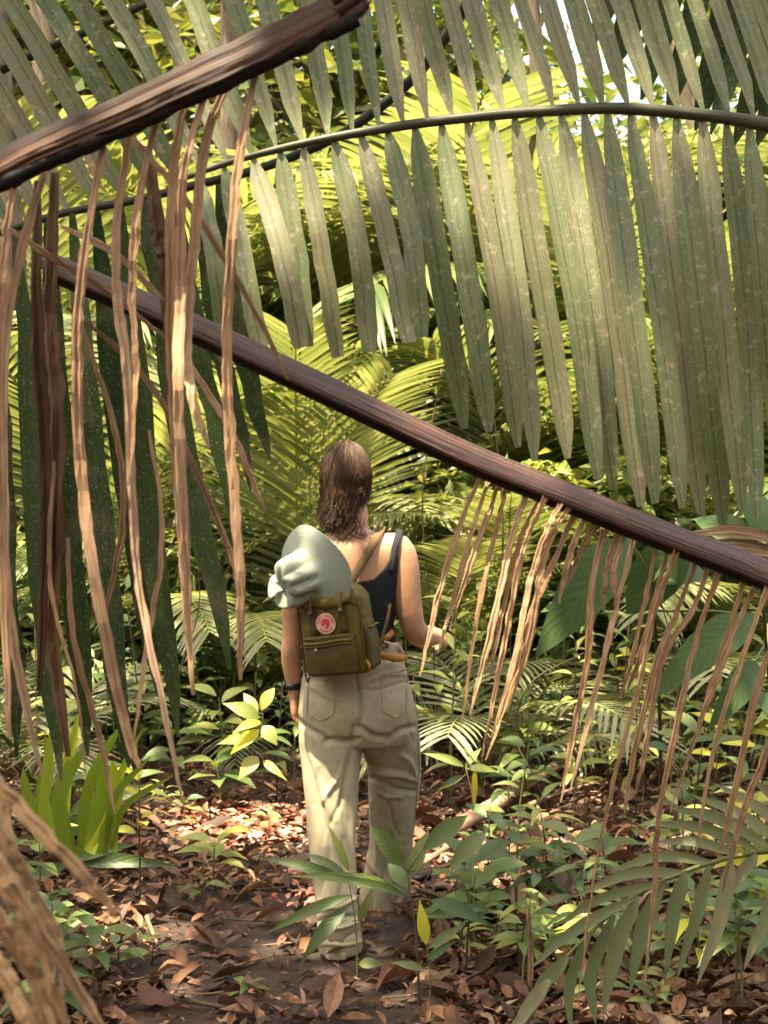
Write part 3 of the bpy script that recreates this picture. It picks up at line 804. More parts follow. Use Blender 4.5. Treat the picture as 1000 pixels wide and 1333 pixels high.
# neck and head, turned a little to her right
tube(mb, [bp(459, 705, 0.0), bp(460, 685, 0.0), bp(459, 660, 0.012), bp(457, 640, 0.02)], [0.062, 0.052, 0.05, 0.055], 16)
HC = bp(452, 624, 0.015)
ellipsoid(mb, HC, (0.074, 0.090, 0.106), 24, 16)
RH = Matrix.Rotation(math.radians(-34), 3, 'Z')
def hp(x, y, z): return HC + RH @ Vector((x, y, z))
ellipsoid(mb, hp(0, 0.030, -0.058), (0.055, 0.060, 0.055), 16, 10, RH)        # jaw
ellipsoid(mb, hp(0, 0.072, -0.090), (0.022, 0.018, 0.016), 12, 8, RH)         # chin
tube(mb, [hp(0, 0.082, 0.012), hp(0, 0.098, -0.018), hp(0, 0.107, -0.034), hp(0, 0.088, -0.042)], [0.007, 0.010, 0.012, 0.010], 8)   # nose
ellipsoid(mb, hp(0, 0.086, -0.062), (0.022, 0.010, 0.006), 12, 8, RH)         # upper lip
ellipsoid(mb, hp(0, 0.085, -0.071), (0.020, 0.010, 0.006), 12, 8, RH)
for s in (-1, 1):
    ellipsoid(mb, hp(s * 0.030, 0.080, 0.014), (0.020, 0.010, 0.007), 10, 8, RH)   # brow
    ellipsoid(mb, hp(s * 0.036, 0.066, -0.028), (0.022, 0.020, 0.018), 10, 8, RH)  # cheek
    ellipsoid(mb, hp(s * 0.076, 0.000, -0.012), (0.009, 0.018, 0.030), 12, 10, RH) # ear
# arms
tube(mb, catmull([bp(492, 712, 0), bp(517, 716, 0), bp(526, 740, -0.01), bp(530, 775, -0.015), bp(536, 808, -0.01), bp(541, 824, 0.01)], 16), interp([0.045, 0.056, 0.052, 0.047, 0.042, 0.038], 16), 16)
tube(mb, catmull([bp(541, 818, 0.0), bp(545, 826, 0.05), bp(553, 829, 0.12), bp(563, 830, 0.19), bp(569, 830, 0.225)], 14), interp([0.038, 0.041, 0.038, 0.029, 0.024], 14), 14)
tube(mb, catmull([bp(424, 712, 0), bp(397, 716, 0), bp(386, 740, -0.005), bp(383, 775, 0), bp(382, 812, 0.005), bp(381, 835, 0.0)], 16), interp([0.045, 0.055, 0.050, 0.044, 0.038, 0.035], 16), 16)
tube(mb, catmull([bp(381, 830, 0.0), bp(380, 845, 0.0), bp(380, 865, 0.01), bp(382, 890, 0.02), bp(383, 902, 0.025)], 14), interp([0.035, 0.037, 0.034, 0.0245, 0.023], 14), 14)
# left hand, hanging, back of the hand outwards
def hand(w, d, side, nrm, curl, spread=0.25):
    """w wrist, d along the hand, side towards the thumb, nrm palm side"""
    d = Vector(d).normalized(); side = (Vector(side) - d * Vector(side).dot(d)).normalized(); nrm = d.cross(side) * (1 if d.cross(side).dot(Vector(nrm)) > 0 else -1)
    tube(mb, [w - d * 0.012, w + d * 0.02, w + d * 0.055, w + d * 0.085], [0.024, 0.030, 0.037, 0.036], 14, up=nrm, radii2=[0.019, 0.017, 0.016, 0.013])
    for k, (o, ln) in enumerate(((0.028, 0.068), (0.0095, 0.076), (-0.0095, 0.071), (-0.028, 0.056))):
        p = w + d * (0.082 - 0.004 * abs(k - 1)) + side * o
        pts = [p - d * 0.02, p]; dd = d + side * (o * spread * 10 * 0.3)
        c = curl * (0.8 + 0.15 * k)
        for j, fr in enumerate((0.45, 0.32, 0.23)):
            dd = (Matrix.Rotation(0, 3, side) @ dd) 
            dd = (dd * math.cos(c) + nrm * math.sin(c)).normalized() if j == 0 else (dd + nrm * c * 0.9).normalized()
            pts.append(pts[-1] + dd * ln * fr)
        tube(mb, pts, [0.0095, 0.0093, 0.0085, 0.0078, 0.006], 9)
    p = w + d * 0.022 + side * 0.026
    t1 = (d * 0.62 + side * 0.62 + nrm * 0.45).normalized(); t2 = (d * 0.9 + side * 0.15 + nrm * 0.55).normalized()
    tube(mb, [w + d * 0.012 + side * 0.010, p, p + t1 * 0.036, p + t1 * 0.036 + t2 * 0.030], [0.016, 0.013, 0.0105, 0.0075], 9)
hand(bp(383, 902, 0.025), bp(387, 950, 0.04) - bp(383, 902, 0.025), (0.1, 1, 0), (1, 0, 0), 0.32)
hand(bp(569, 830, 0.228), (0.28, 0.95, -0.12), (-0.45, 0.1, 0.9), (-0.8, 0.2, -0.5), 0.75)
# ankles inside the trousers
tube(mb, [bp(435, 1100, -0.1), at(441, 1210, 4.50), at(442, 1238, 4.49)], [0.045, 0.036, 0.034], 12)
tube(mb, [bp(508, 1100, 0.22), at(503, 1165, 5.03)], [0.045, 0.036], 12)
tube(mb, [bp(440, 930, 0), bp(434, 1020, -0.06), bp(435, 1105, -0.1)], [0.07, 0.055, 0.046], 12)
tube(mb, [bp(492, 930, 0), bp(512, 1020, 0.18), bp(508, 1105, 0.22)], [0.07, 0.055, 0.046], 12)
body_me = remesh(mb, 0.0052, 5, 0.5)
body_me.materials.append(SKIN)
off = Vector(person.location)
bco, bno = mesh_np(body_me)
body_bvh = BVHTree.FromPolygons([Vector(c) for c in bco], [tuple(p.vertices) for p in body_me.polygons])
body_me.transform(Matrix.Translation(-off))
body = link('body', body_me, person)

# tank top: a parametric sleeve round the torso with scooped back, deep armholes
def interp_row(rows, py):
    a = np.array(rows)
    return [float(np.interp(py, a[:, 1], a[:, i])) for i in range(5)]
TR = spline_rows(TORSO, 40)
seg, nr = 96, 26
vs, fs, uvs = [], [], []
for j in range(nr + 1):
    for k in range(seg):
        t = 2 * math.pi * k / seg
        s = math.sin(t); c = abs(math.cos(t))
        if s < 0: top = np.interp(c, [0, 0.45, 0.62, 0.74, 0.82, 0.9, 1.0], [757, 751, 738, 722, 716, 730, 752])
        else: top = np.interp(c, [0, 0.4, 0.65, 0.76, 0.85, 1.0], [735, 730, 714, 710, 728, 752])
        py = top + (858 - top) * j / nr
        px, _, hw, hd, dy = interp_row(TR, py)
        r = (c ** 2.2 + abs(s) ** 2.2) ** (-1 / 2.2)
        o = 0.007 + 0.0025 * math.sin(py * 0.25 + math.cos(t) * 9) * (j / nr)
        p = bp(px, py, dy)
        vs.append(p + Vector((math.cos(t) * r * (hw * PXM + o), s * r * (hd + o), 0)))
        uvs.append((k / seg, j / nr))
for j in range(nr):
    for k in range(seg):
        k2 = (k + 1) % seg
        fs.append((j * seg + k, j * seg + k2, (j + 1) * seg + k2, (j + 1) * seg + k))
mb = MB(); mb.add(vs, fs, uvs)
top = build('tank_top', mb, BLACK, person)
sm = top.modifiers.new('thick', 'SOLIDIFY'); sm.thickness = 0.004; sm.offset = 1
def drape(px, py, off=0.006):
    d = ray(px, py).normalized()
    h = body_bvh.ray_cast(CAM, d)
    if h[0] is None: return bp(px, py, -0.09)
    return h[0] + h[1] * off
for pts, w in (([(506, 745), (510, 731), (514, 716), (517, 705), (519, 697)], 0.024), ([(410, 745), (406, 731), (402, 716), (399, 705), (397, 697)], 0.024)):
    P = [drape(*p, 0.007) for p in pts]
    P += [P[-1] + Vector((0, 0.03, 0.010)), P[-1] + Vector((-0.004, 0.08, -0.005)), P[-1] + Vector((-0.01, 0.11, -0.06))]
    mb = MB(); P = catmull(P, 18)
    nn = [Vector((0.2, -0.8, 0.5)).lerp(Vector((0, 0.2, 1)), min(1, i / 10)).lerp(Vector((0, 1, 0)), max(0, (i - 10) / 8)) for i in range(18)]
    ribbon(mb, P, [w] * 18, nn, 0.0)
    o = build('shoulder_strap', mb, BLACK, top)
    sm = o.modifiers.new('thick', 'SOLIDIFY'); sm.thickness = 0.005; sm.offset = 0
# thin neck cord of the hat
mb = MB()
tube(mb, catmull([bp(466, 684, -0.06), drape(452, 697, 0.004), drape(444, 703, 0.004), drape(432, 692, 0.01), bp(425, 684, -0.07)], 16), [0.0028] * 16, 6)
hatcord = mb

# trousers
mb = MB()
WAIST = [(461, 836, 61, 0.098, 0), (461, 850, 63, 0.102, 0), (462, 875, 68, 0.110, -0.003), (464, 905, 74, 0.122, -0.008), (465, 930, 77, 0.124, -0.010), (466, 952, 76, 0.112, -0.004), (466, 968, 70, 0.09, 0)]
ring_loft(mb, spline_rows(WAIST, 18), 32, 2.25)
for c in (433, 500):
    ellipsoid(mb, bp(c, 922, -0.045), (0.085, 0.082, 0.095), 18, 12)
LLEG = [(432, 930, 42, 0.105, -0.005), (431, 965, 40, 0.100, -0.015), (431, 1000, 36.5, 0.092, -0.035), (432, 1050, 32.5, 0.083, -0.07), (432, 1100, 29.5, 0.077, -0.115), (436, 1150, 27, 0.072, -0.165), (440, 1195, 26.5, 0.070, -0.205), (443, 1224, 28, 0.075, -0.22), (443, 1237, 27.5, 0.075, -0.222)]
RLEG = [(500, 930, 41, 0.105, 0.0), (507, 965, 38.5, 0.100, 0.05), (513, 995, 34, 0.092, 0.11), (513, 1022, 32.5, 0.088, 0.155), (511, 1055, 29.5, 0.083, 0.19), (509, 1095, 27, 0.078, 0.235), (505, 1135, 30, 0.082, 0.275), (501, 1165, 32, 0.088, 0.30), (500, 1184, 31, 0.085, 0.305)]
def leg_rows(rows):
    return [(r[0], r[1], r[2] * 1.05 * (YP + r[4]) / YP, r[3] * 1.05, r[4]) for r in rows]
ring_loft(mb, spline_rows(leg_rows(LLEG), 30), 26, 2.1)
ring_loft(mb, spline_rows(leg_rows(RLEG), 30), 26, 2.1)
tr_me = remesh(mb, 0.0048, 6, 0.5)
co, no = mesh_np(tr_me)
pp = project(co)
facing = np.clip(-no[:, 1] * 1.6 + 0.25, 0.15, 1)
disp = np.zeros(len(co))
folds = [  # px segment, width px, amplitude m (negative: crease)
    ((390, 938), (425, 966), 5, -0.011), ((425, 966), (466, 962), 5, -0.013), ((470, 950), (505, 962), 5, -0.012), ((505, 962), (540, 944), 5, -0.010),
    ((466, 868), (468, 945), 3.2, -0.007), ((466, 945), (440, 1010), 6, -0.007), ((455, 975), (425, 1040), 5, 0.007), ((400, 975), (432, 1060), 5, 0.006), ((460, 985), (432, 1070), 4.5, -0.007),
    ((415, 1010), (420, 1090), 5, -0.006), ((440, 1040), (452, 1120), 5, 0.006), ((430, 1090), (420, 1160), 4, -0.006), ((448, 1100), (440, 1180), 4, -0.006), ((458, 1060), (462, 1150), 4, 0.006),
    ((485, 1000), (540, 1016), 5, 0.010), ((482, 1016), (535, 1030), 4, -0.011), ((490, 1030), (520, 1040), 4, 0.006), ((525, 985), (545, 1010), 5, 0.008), ((500, 1040), (520, 1085), 4, -0.006), ((485, 1050), (490, 1120), 4, 0.006), ((515, 1080), (495, 1150), 5, -0.007), ((478, 1110), (505, 1160), 5, 0.008), ((520, 1120), (515, 1175), 4, -0.008), ((490, 1140), (482, 1180), 4, -0.006),
    ((420, 1185), (462, 1172), 3.5, 0.007), ((418, 1198), (466, 1188), 3.5, -0.008), ((420, 1210), (466, 1202), 3.5, 0.008), ((420, 1222), (468, 1214), 3, -0.007), ((419, 1232), (468, 1226), 3, 0.006),
    ((396, 880), (450, 892), 3, -0.004), ((400, 895), (440, 910), 3, 0.004), ((480, 885), (530, 876), 3, 0.004), ((478, 897), (535, 890), 3, -0.004), ((400, 862), (455, 866), 2.5, -0.003), ((488, 862), (530, 856), 2.5, -0.004), ((526, 900), (536, 960), 3, -0.004), ((488, 905), (492, 940), 3, -0.003)]
for (a, b, w, amp) in folds:
    a = np.array(a, float); b = np.array(b, float); d = b - a
    t = np.clip(((pp - a) @ d) / (d @ d), -0.15, 1.15)
    w = w * 0.72
    wob = 2.5 * np.sin(t * 5 + a[0])
    q = a + t[:, None] * d
    nrm = np.array([-d[1], d[0]]) / np.linalg.norm(d)
    dist = (pp - q) @ nrm - wob
    along = np.linalg.norm(pp - q - ((pp - q) @ nrm)[:, None] * nrm, axis=1)
    endf = np.exp(-(along / 8) ** 2) * np.sin(np.clip((t + 0.15) / 1.3, 0, 1) * np.pi) ** 0.5
    disp += 1.6 * amp * np.exp(-(dist / w) ** 2) * endf
for i in range(len(co)):
    c = co[i]
    disp[i] += 0.0035 * mnoise.noise(Vector((c[0] * 14, c[1] * 14, c[2] * 6))) + 0.0016 * mnoise.noise(Vector((c[0] * 40 + c[2] * 22, c[1] * 40, c[2] * 30)))
co2 = co + no * (disp * facing)[:, None]
tr_me.vertices.foreach_set('co', (co2 - np.array(off)).astype(np.float32).ravel())
tr_me.materials.append(KHAKI); tr_me.update()
trousers = link('trousers', tr_me, person)
mb = MB()                                              # waistband and pocket seams
P = []
for k in range(49):
    t = 2 * math.pi * k / 48
    P.append(bp(461, 841, 0) + Vector((math.cos(t) * 63.5 * PXM, math.sin(t) * 0.104, 0)))
ribbon(mb, P, [0.036] * 49, [(p - bp(461, 841, 0)).normalized() for p in P], 0)
wb = build('waistband', mb, KHAKI, trousers); 
sm = wb.modifiers.new('t', 'SOLIDIFY'); sm.thickness = 0.005
tr_bvh = BVHTree.FromPolygons([Vector(c) for c in co2], [tuple(p.vertices) for p in tr_me.polygons])
def drape_t(px, py, off=0.002):
    h = tr_bvh.ray_cast(CAM, ray(px, py).normalized())
    return (h[0] + h[1] * off) if h[0] is not None else bp(px, py, -0.1)
for pts in ([(497, 878), (530, 872)], [(497, 878), (498, 925), (514, 934), (529, 924), (531, 872)], [(402, 880), (436, 884)], [(402, 880), (400, 928), (417, 938), (434, 930), (436, 884)], [(538, 880), (543, 940), (546, 1000), (540, 1060), (534, 1130)]):
    mb = MB(); P = [drape_t(*p) for p in pts]
    Q = []
    for a, b in zip(pts[:-1], pts[1:]):
        for i in range(6): Q.append(drape_t(a[0] + (b[0] - a[0]) * i / 6, a[1] + (b[1] - a[1]) * i / 6))
    Q.append(P[-1])
    tube(mb, Q, [0.0016] * len(Q), 5)
    build('seam', mb, KHAKI, trousers)

# shoes
def shoe(heel, toe, up=0.075):
    d = (toe - heel); Ls = d.length; d.normalize(); s = d.cross(Vector((0, 0, 1))).normalized()
    mb = MB(); vs, fs = [], []
    prof = [(0.0, 0.022, 0.055), (0.06, 0.032, 0.078), (0.22, 0.035, 0.085), (0.42, 0.037, 0.075), (0.62, 0.043, 0.058), (0.82, 0.041, 0.045), (0.95, 0.027, 0.034), (1.0, 0.010, 0.02)]
    n = 14
    for (t, w, h) in prof:
        c = heel + d * (t * Ls)
        for k in range(n):
            a = 2 * math.pi * k / n
            vs.append(c + s * (math.cos(a) * w) + Vector((0, 0, 0.022 + max(0, h * 0.5 * (1 + math.sin(a))))))
    for j in range(len(prof) - 1):
        for k in range(n):
            k2 = (k + 1) % n
            fs.append((j * n + k, j * n + k2, (j + 1) * n + k2, (j + 1) * n + k))
    fs.append(tuple(range(n - 1, -1, -1))); fs.append(tuple((len(prof) - 1) * n + k for k in range(n)))
    mb.add(vs, fs)
    so = MB(); vs, fs = [], []
    for (t, w, h) in prof:
        c = heel + d * (t * (Ls + 0.012) - 0.006)
        for (a, z) in ((-1, 0), (1, 0), (1.05, 0.027), (-1.05, 0.027)):
            vs.append(c + s * (a * (w + 0.004)) + Vector((0, 0, z)))
    for j in range(len(prof) - 1):
        for k in range(4):
            k2 = (k + 1) % 4
            fs.append((j * 4 + k, j * 4 + k2, (j + 1) * 4 + k2, (j + 1) * 4 + k))
    fs += [(3, 2, 1, 0), tuple(len(vs) - 4 + k for k in range(4))]
    so.add(vs, fs)
    o = build('shoe', mb, SHOE, person)
    s2 = build('sole', so, SOLE, o)
    bv = s2.modifiers.new('b', 'BEVEL'); bv.width = 0.005; bv.segments = 2
hl = gpt(438, 1252); hl.y = 4.427; hl.z = gh(hl.x, hl.y) + 0.006
shoe(hl, hl + Vector((0.015, 0.245, 0.0)))
hr = bp(500, 1184, 0.30); hr.y -= 0.05; hr.z = gh(hr.x, hr.y) + 0.006
shoe(hr, hr + Vector((0.03, 0.245, 0.0)))

# hair
mb = MB()
hr_ = random.Random(5)
def scalp(phi, el, infl):
    return HC + Vector((0.076 * infl * math.cos(el) * math.sin(phi), -0.092 * infl * math.cos(el) * math.cos(phi), 0.108 * infl * math.sin(el)))
cap = MB()
for j in range(15):
    el = math.radians(90 - j * 8)
    for k in range(33):
        phi = math.radians(-112 + k * 184 / 32)
        inf = 1.05 + 0.015 * mnoise.noise(Vector((k * 0.6, j * 0.3, 2)))
        cap.v.append(tuple(scalp(phi, max(el, -0.2), inf) - Vector((0, 0, max(0, -0.2 - el) * 0.09)))); cap.uv.append((k, j * 0.02))
cap.f = [(j * 33 + k, j * 33 + k + 1, (j + 1) * 33 + k + 1, (j + 1) * 33 + k) for j in range(14) for k in range(32)]
for s in range(3000):
    phi = hr_.gauss(-0.08, 0.85)
    if abs(phi) > 1.95: continue
    if phi > 1.12: phi = 1.12 - hr_.random() * 0.9
    el0 = math.radians(hr_.uniform(20, 86))
    inf = 1.06 + hr_.random() ** 2 * 0.15
    pts = []
    for i in range(6):
        e = el0 + (math.radians(-8) - el0) * i / 5
        lift = 1 + 0.03 * math.sin(i / 5 * math.pi)
        pts.append(scalp(phi + 0.10 * (i / 5) * hr_.uniform(-1, 1), e, inf * lift))
    # fall
    side = math.sin(phi)
    if side < -0.25: drop = hr_.uniform(0.075, 0.150)
    elif side < 0.45: drop = hr_.uniform(0.055, 0.130)
    else: drop = hr_.uniform(0.02, 0.075)
    base = pts[-1]
    sway = Vector((0.012 * -side - 0.012 + hr_.uniform(-0.020, 0.020), hr_.uniform(-0.022, 0.016) + 0.010, 0))
    k0 = round((phi + 2) * 7) * 3.7 + hr_.uniform(0, 0.5)
    drop *= 0.82 + 0.36 * (0.5 + mnoise.noise(Vector((k0, 1, 1))))
    for i in range(1, 6):
        t = i / 5
        pts.append(base + sway * t * t + Vector((0.022 * mnoise.noise(Vector((k0, t * 2.2, 0))) * t, 0.014 * mnoise.noise(Vector((k0, 5, t * 3))), -drop * t)))
    w = hr_.uniform(0.0016, 0.0042)
    ribbon(mb, pts, interp([0.8, 1, 1, 1, 0.9, 0.3], 11) * w, [Vector((math.sin(phi) + 0.5 * math.sin(s * 7.7), -math.cos(phi), 0.25)) for _ in pts], 0.3)
mb.add(cap.v, cap.f, cap.uv)
build('hair', mb, HAIR, person)
mb = MB()                                              # a few stray strands over the nape
for s in range(26):
    x = 440 + hr_.uniform(-6, 40)
    p0 = bp(x, 672, -0.075); 
    P = [p0, bp(x + hr_.uniform(-5, 8), 684, -0.085), drape(min(500, x + hr_.uniform(-8, 14)), 694, 0.006), drape(min(505, x + hr_.uniform(-14, 22)), 703, 0.004)]
    tube(mb, catmull(P, 8), interp([0.001, 0.0006], 8), 4)
build('stray_hair', mb, HAIR, person)

# wristband
mb = MB()
wc = bp(381.8, 893, 0.02)
for (r, h, dd) in ((0.029, 0.011, 0),):
    P = [wc + Vector((math.cos(t) * 0.030, math.sin(t) * 0.028, 0)) for t in np.linspace(0, 2 * math.pi, 25)]
    ribbon(mb, P, [0.020] * 25, [(p - wc).normalized() for p in P], 0)
wrist = build('wristband', mb, WATCH, person)
sm = wrist.modifiers.new('t', 'SOLIDIFY'); sm.thickness = 0.005
mb = MB()
ellipsoid(mb, wc + Vector((-0.030, -0.004, 0)), (0.007, 0.017, 0.018), 14, 8)
build('watch_case', mb, WATCH, wrist)

# ------------------------------------------------------------------ backpack
pack = thing('backpack', 'small olive canvas backpack with round red and cream badge on the woman\'s back', 'backpack')
PK = bp(446, 878, -0.165)
RP = Matrix.Rotation(math.radians(-6.5), 3, 'Y') @ Matrix.Rotation(math.radians(-17), 3, 'Z') @ Matrix.Rotation(math.radians(5), 3, 'X')
# roll so that the bottom swings to her right
RP = Matrix.Rotation(math.radians(-7.0), 3, 'Y') @ Matrix.Rotation(math.radians(-20), 3, 'Z')
pack.matrix_world = Matrix.Translation(PK) @ RP.to_4x4()
def pbuild(name, mb, mat, parent=None, smooth=True):
    return link(name, mb.mesh(name, mat, smooth), parent or pack)
def sbox(mb, c, rows, ex=5, seg=40):
    """rows (z, half w, half d, y shift)"""
    vs, fs = [], []
    for (z, hw, hd, ys) in rows:
        for k in range(seg):
            t = 2 * math.pi * k / seg
            cx, sy = math.cos(t), math.sin(t)
            r = (abs(cx) ** ex + abs(sy) ** ex) ** (-1 / ex)
            b = 0.0030 * mnoise.noise(Vector((cx * 4, z * 22, sy * 4))) + 0.0022 * mnoise.noise(Vector((cx * 9 + z * 30, z * 70, sy * 9)))
            vs.append(Vector(c) + Vector((cx * r * (hw + b), sy * r * (hd + b) + ys, z)))
    n = len(rows)
    for j in range(n - 1):
        for k in range(seg):
            k2 = (k + 1) % seg
            fs.append((j * seg + k, j * seg + k2, (j + 1) * seg + k2, (j + 1) * seg + k))
    fs.append(tuple(range(seg - 1, -1, -1))); fs.append(tuple((n - 1) * seg + k for k in range(seg)))
    mb.add(vs, fs)
W2, D2, H2 = 0.112, 0.056, 0.285
mb = MB()
rows = []
for i in range(26):
    z = H2 * i / 25.0
    k = 1 - 0.30 * max(0, (z / H2 - 0.80) / 0.20) ** 2.4 - 0.10 * max(0, (0.06 - z / H2) / 0.06) ** 2
    bulge = 1 + 0.05 * math.sin(z / H2 * math.pi)
    rows.append((z, W2 * k * bulge, D2 * (0.92 + 0.16 * math.sin(z / H2 * math.pi)) * (1 - 0.55 * max(0, (z / H2 - 0.86) / 0.14) ** 2), 0))
rows = [(0.003, W2 * 0.8, D2 * 0.7, 0)] + [(r[0] + 0.006, *r[1:]) for r in rows] + [(H2 + 0.012, W2 * 0.45, D2 * 0.25, 0)]
rows = [tuple(np.array(rows[int(k)]) * (1 - k % 1) + np.array(rows[min(len(rows) - 1, int(k) + 1)]) * (k % 1)) for k in np.linspace(0, len(rows) - 1, 70)]
sbox(mb, (0, 0, 0), rows, 4.2, 96)
bodyp = pbuild('pack_body', mb, OLIVE)
mb = MB()                                              # front pocket
rows = []
for i in range(14):
    z = 0.012 + 0.125 * i / 13
    rows.append((z, 0.090 * (1 - 0.08 * abs(i / 13 - 0.5)), 0.020 * (0.75 + 0.45 * math.sin(i / 13 * math.pi)), -0.058))
sbox(mb, (-0.004, 0, 0), rows, 4, 40)
pk = pbuild('front_pocket', mb, OLIVED)
mb = MB()                                              # pocket flap hem
for dz, r in ((0.118, 0.0055), (0.108, 0.003), (0.134, 0.003)):
    P = [Vector((x, -0.080 - 0.004 * math.cos(x * 16) + 0.0015 * math.sin(x * 60), dz + 0.003 * math.sin(x * 25))) for x in np.linspace(-0.088, 0.080, 18)]
    tube(mb, P, [r] * 18, 7)
pbuild('pocket_flap', mb, OLIVE, pk)
mb = MB()
ellipsoid(mb, (-0.045, -0.085, 0.096), (0.005, 0.003, 0.005), 10, 6)
pbuild('snap_button', mb, plain_mat('snap_steel', (0.35, 0.33, 0.28), rough=0.3, spec=0.7), pk)
mb = MB()                                              # panel of the front with piping
for s in (-1, 1):
    P = [Vector((s * 0.106, -0.050, z)) for z in np.linspace(0.02, 0.235, 12)]
    tube(mb, P, [0.0032] * 12, 6)
P = [Vector((x, -0.057, 0.238 + 0.020 * math.cos(x * 14) - 0.012)) for x in np.linspace(-0.102, 0.102, 20)]
tube(mb, P, [0.0036] * 20, 6)
pbuild('zip_piping', mb, OLIVED, bodyp)
mb = MB()                                              # top flap lip, sagging between the snaps
vs, fs = [], []
for i in range(21):
    x = -0.085 + 0.17 * i / 20
    for j, (y, z) in enumerate(((-0.018, 0.290), (-0.045, 0.278), (-0.067, 0.258), (-0.074, 0.240))):
        sag = -0.012 * math.cos(x / 0.085 * math.pi / 2) * (j / 3) + 0.003 * math.sin(x * 70 + j)
        vs.append((x, y - 0.004 * math.sin(i * 0.9) * (j / 3), z + sag - 0.02 * (abs(x) / 0.085) ** 2 * (j == 0)))
for i in range(20):
    for j in range(3):
        fs.append((i * 4 + j, i * 4 + j + 1, i * 4 + j + 5, i * 4 + j + 4))
mb.add(vs, fs)
o = pbuild('top_flap', mb, OLIVE)
sm = o.modifiers.new('t', 'SOLIDIFY'); sm.thickness = 0.004
for s in (-1, 1):
    mb = MB()                                          # webbing down the front
    P = [Vector((s * 0.050, -0.066, z)) for z in np.linspace(0.142, 0.212, 8)]
    ribbon(mb, P, [0.026] * 8, (0, -1, 0), 0)
    o = pbuild('front_webbing', mb, OLIVED); sm = o.modifiers.new('t', 'SOLIDIFY'); sm.thickness = 0.005
    mb = MB()                                          # snap strap and handle
    P = catmull([Vector((s * 0.052, -0.073, 0.208)), Vector((s * 0.052, -0.080, 0.235)), Vector((s * 0.050, -0.070, 0.262)), Vector((s * 0.046, -0.03, 0.298)), Vector((s * 0.04, -0.012, 0.330)), Vector((s * 0.018, -0.004, 0.350)), Vector((0, -0.002, 0.354))], 24)
    ribbon(mb, P, [0.013] * 24, [Vector((s * 0.4, -1, 0.3))] * 24, 0.1)
    o = pbuild('carry_handle', mb, WEB); sm = o.modifiers.new('t', 'SOLIDIFY'); sm.thickness = 0.004
    mb = MB()
    tube(mb, [Vector((s * 0.052, -0.070, 0.214)), Vector((s * 0.052, -0.086, 0.214))], [0.009, 0.008], 10)
    pbuild('snap', mb, METAL, o)
mb = MB()                                              # side pocket
rows = [(0.02 + 0.13 * i / 9, 0.010 * (0.7 + 0.5 * math.sin(i / 9 * math.pi)), 0.043, 0) for i in range(10)]
sbox(mb, (0.116, 0, 0), rows, 4, 30)
sp = pbuild('side_pocket', mb, OLIVED)
mb = MB()
P = [Vector((0.128, y, 0.152 + 0.002 * math.sin(y * 90))) for y in np.linspace(-0.042, 0.042, 10)]
tube(mb, P, [0.004] * 10, 6)
pbuild('pocket_hem', mb, OLIVE, sp)
mb = MB()                                              # corner tabs and hanging strap end
tube(mb, [Vector((0.106, -0.045, 0.05)), Vector((0.118, -0.055, 0.03)), Vector((0.115, -0.052, 0.012))], [0.005, 0.006, 0.004], 6)
pbuild('strap_end', mb, ORANGE)
mb = MB()                                              # hook of the adjuster strap, lower left
tube(mb, catmull([Vector((-0.112, 0.0, 0.10)), Vector((-0.120, -0.02, 0.05)), Vector((-0.105, -0.05, -0.005)), Vector((-0.092, -0.055, 0.006))], 14), [0.004] * 14, 6)
pbuild('adjuster_strap', mb, OLIVED)
# badge
BC = Vector((-0.006, -0.0685, 0.176))
mb = MB()
vs = [BC + Vector((math.cos(t) * 0.0335, 0.0, math.sin(t) * 0.0335)) for t in np.linspace(0, 2 * math.pi, 40, endpoint=False)]
vs2 = [v + Vector((0, -0.004, 0)) for v in vs]
mb.add(vs + vs2, [tuple(range(40, 80))] + [(k, (k + 1) % 40, 40 + (k + 1) % 40, 40 + k) for k in range(40)])
badge = pbuild('badge', mb, CREAM, None, False)
mb = MB()                                              # curled fox in the middle
c0 = BC + Vector((0, -0.0055, 0))
body_o = [(0.000, 0.0165), (0.008, 0.0148), (0.0135, 0.009), (0.0150, 0.001), (0.0125, -0.007), (0.006, -0.0135), (0.0, -0.0175), (-0.0035, -0.016), (-0.001, -0.010), (0.003, -0.005), (0.0025, -0.001), (-0.003, -0.003), (-0.009, -0.008), (-0.013, -0.0085), (-0.0155, -0.003), (-0.0150, 0.004), (-0.0115, 0.0105), (-0.0065, 0.015)]
vs = [c0 + Vector((x, 0, z)) for x, z in body_o]
mb.add(vs, [tuple(range(len(vs) - 1, -1, -1))])
mb.v += [tuple(c0 + Vector((x, 0.0012, z))) for x, z in body_o]; mb.uv += [(0, 0)] * len(body_o)
nb = len(body_o)
mb.f += [(k, (k + 1) % nb, nb + (k + 1) % nb, nb + k) for k in range(nb)]
pbuild('fox_emblem', mb, RED, badge, False)
def letters(word, a0, a1, r, size, flip, parent):
    for i, ch in enumerate(word):
        a = math.radians(a0 + (a1 - a0) * i / (len(word) - 1))
        cu = bpy.data.curves.new('t', 'FONT'); cu.body = ch; cu.size = size; cu.align_x = 'CENTER'; cu.align_y = 'CENTER'; cu.extrude = 0.0004; cu.offset = 0.0002
        ob = bpy.data.objects.new('t', cu); COL.objects.link(ob)
        dg = bpy.context.evaluated_depsgraph_get()
        me = bpy.data.meshes.new_from_object(ob.evaluated_get(dg))
        bpy.data.objects.remove(ob)
        rot = a - math.pi / 2 if not flip else a + math.pi / 2
        M = Matrix.Translation(BC + Vector((math.cos(a) * r, -0.0052, math.sin(a) * r))) @ Matrix.Rotation(-rot, 4, 'Y') @ Matrix.Rotation(math.pi / 2, 4, 'X')
        me.transform(M); me.materials.append(RED)
        link('letter', me, parent)
letters('FJÄLLRÄVEN', 172, 8, 0.0252, 0.0105, False, badge)
letters('KÅNKEN', 222, 318, 0.0252, 0.0105, True, badge)

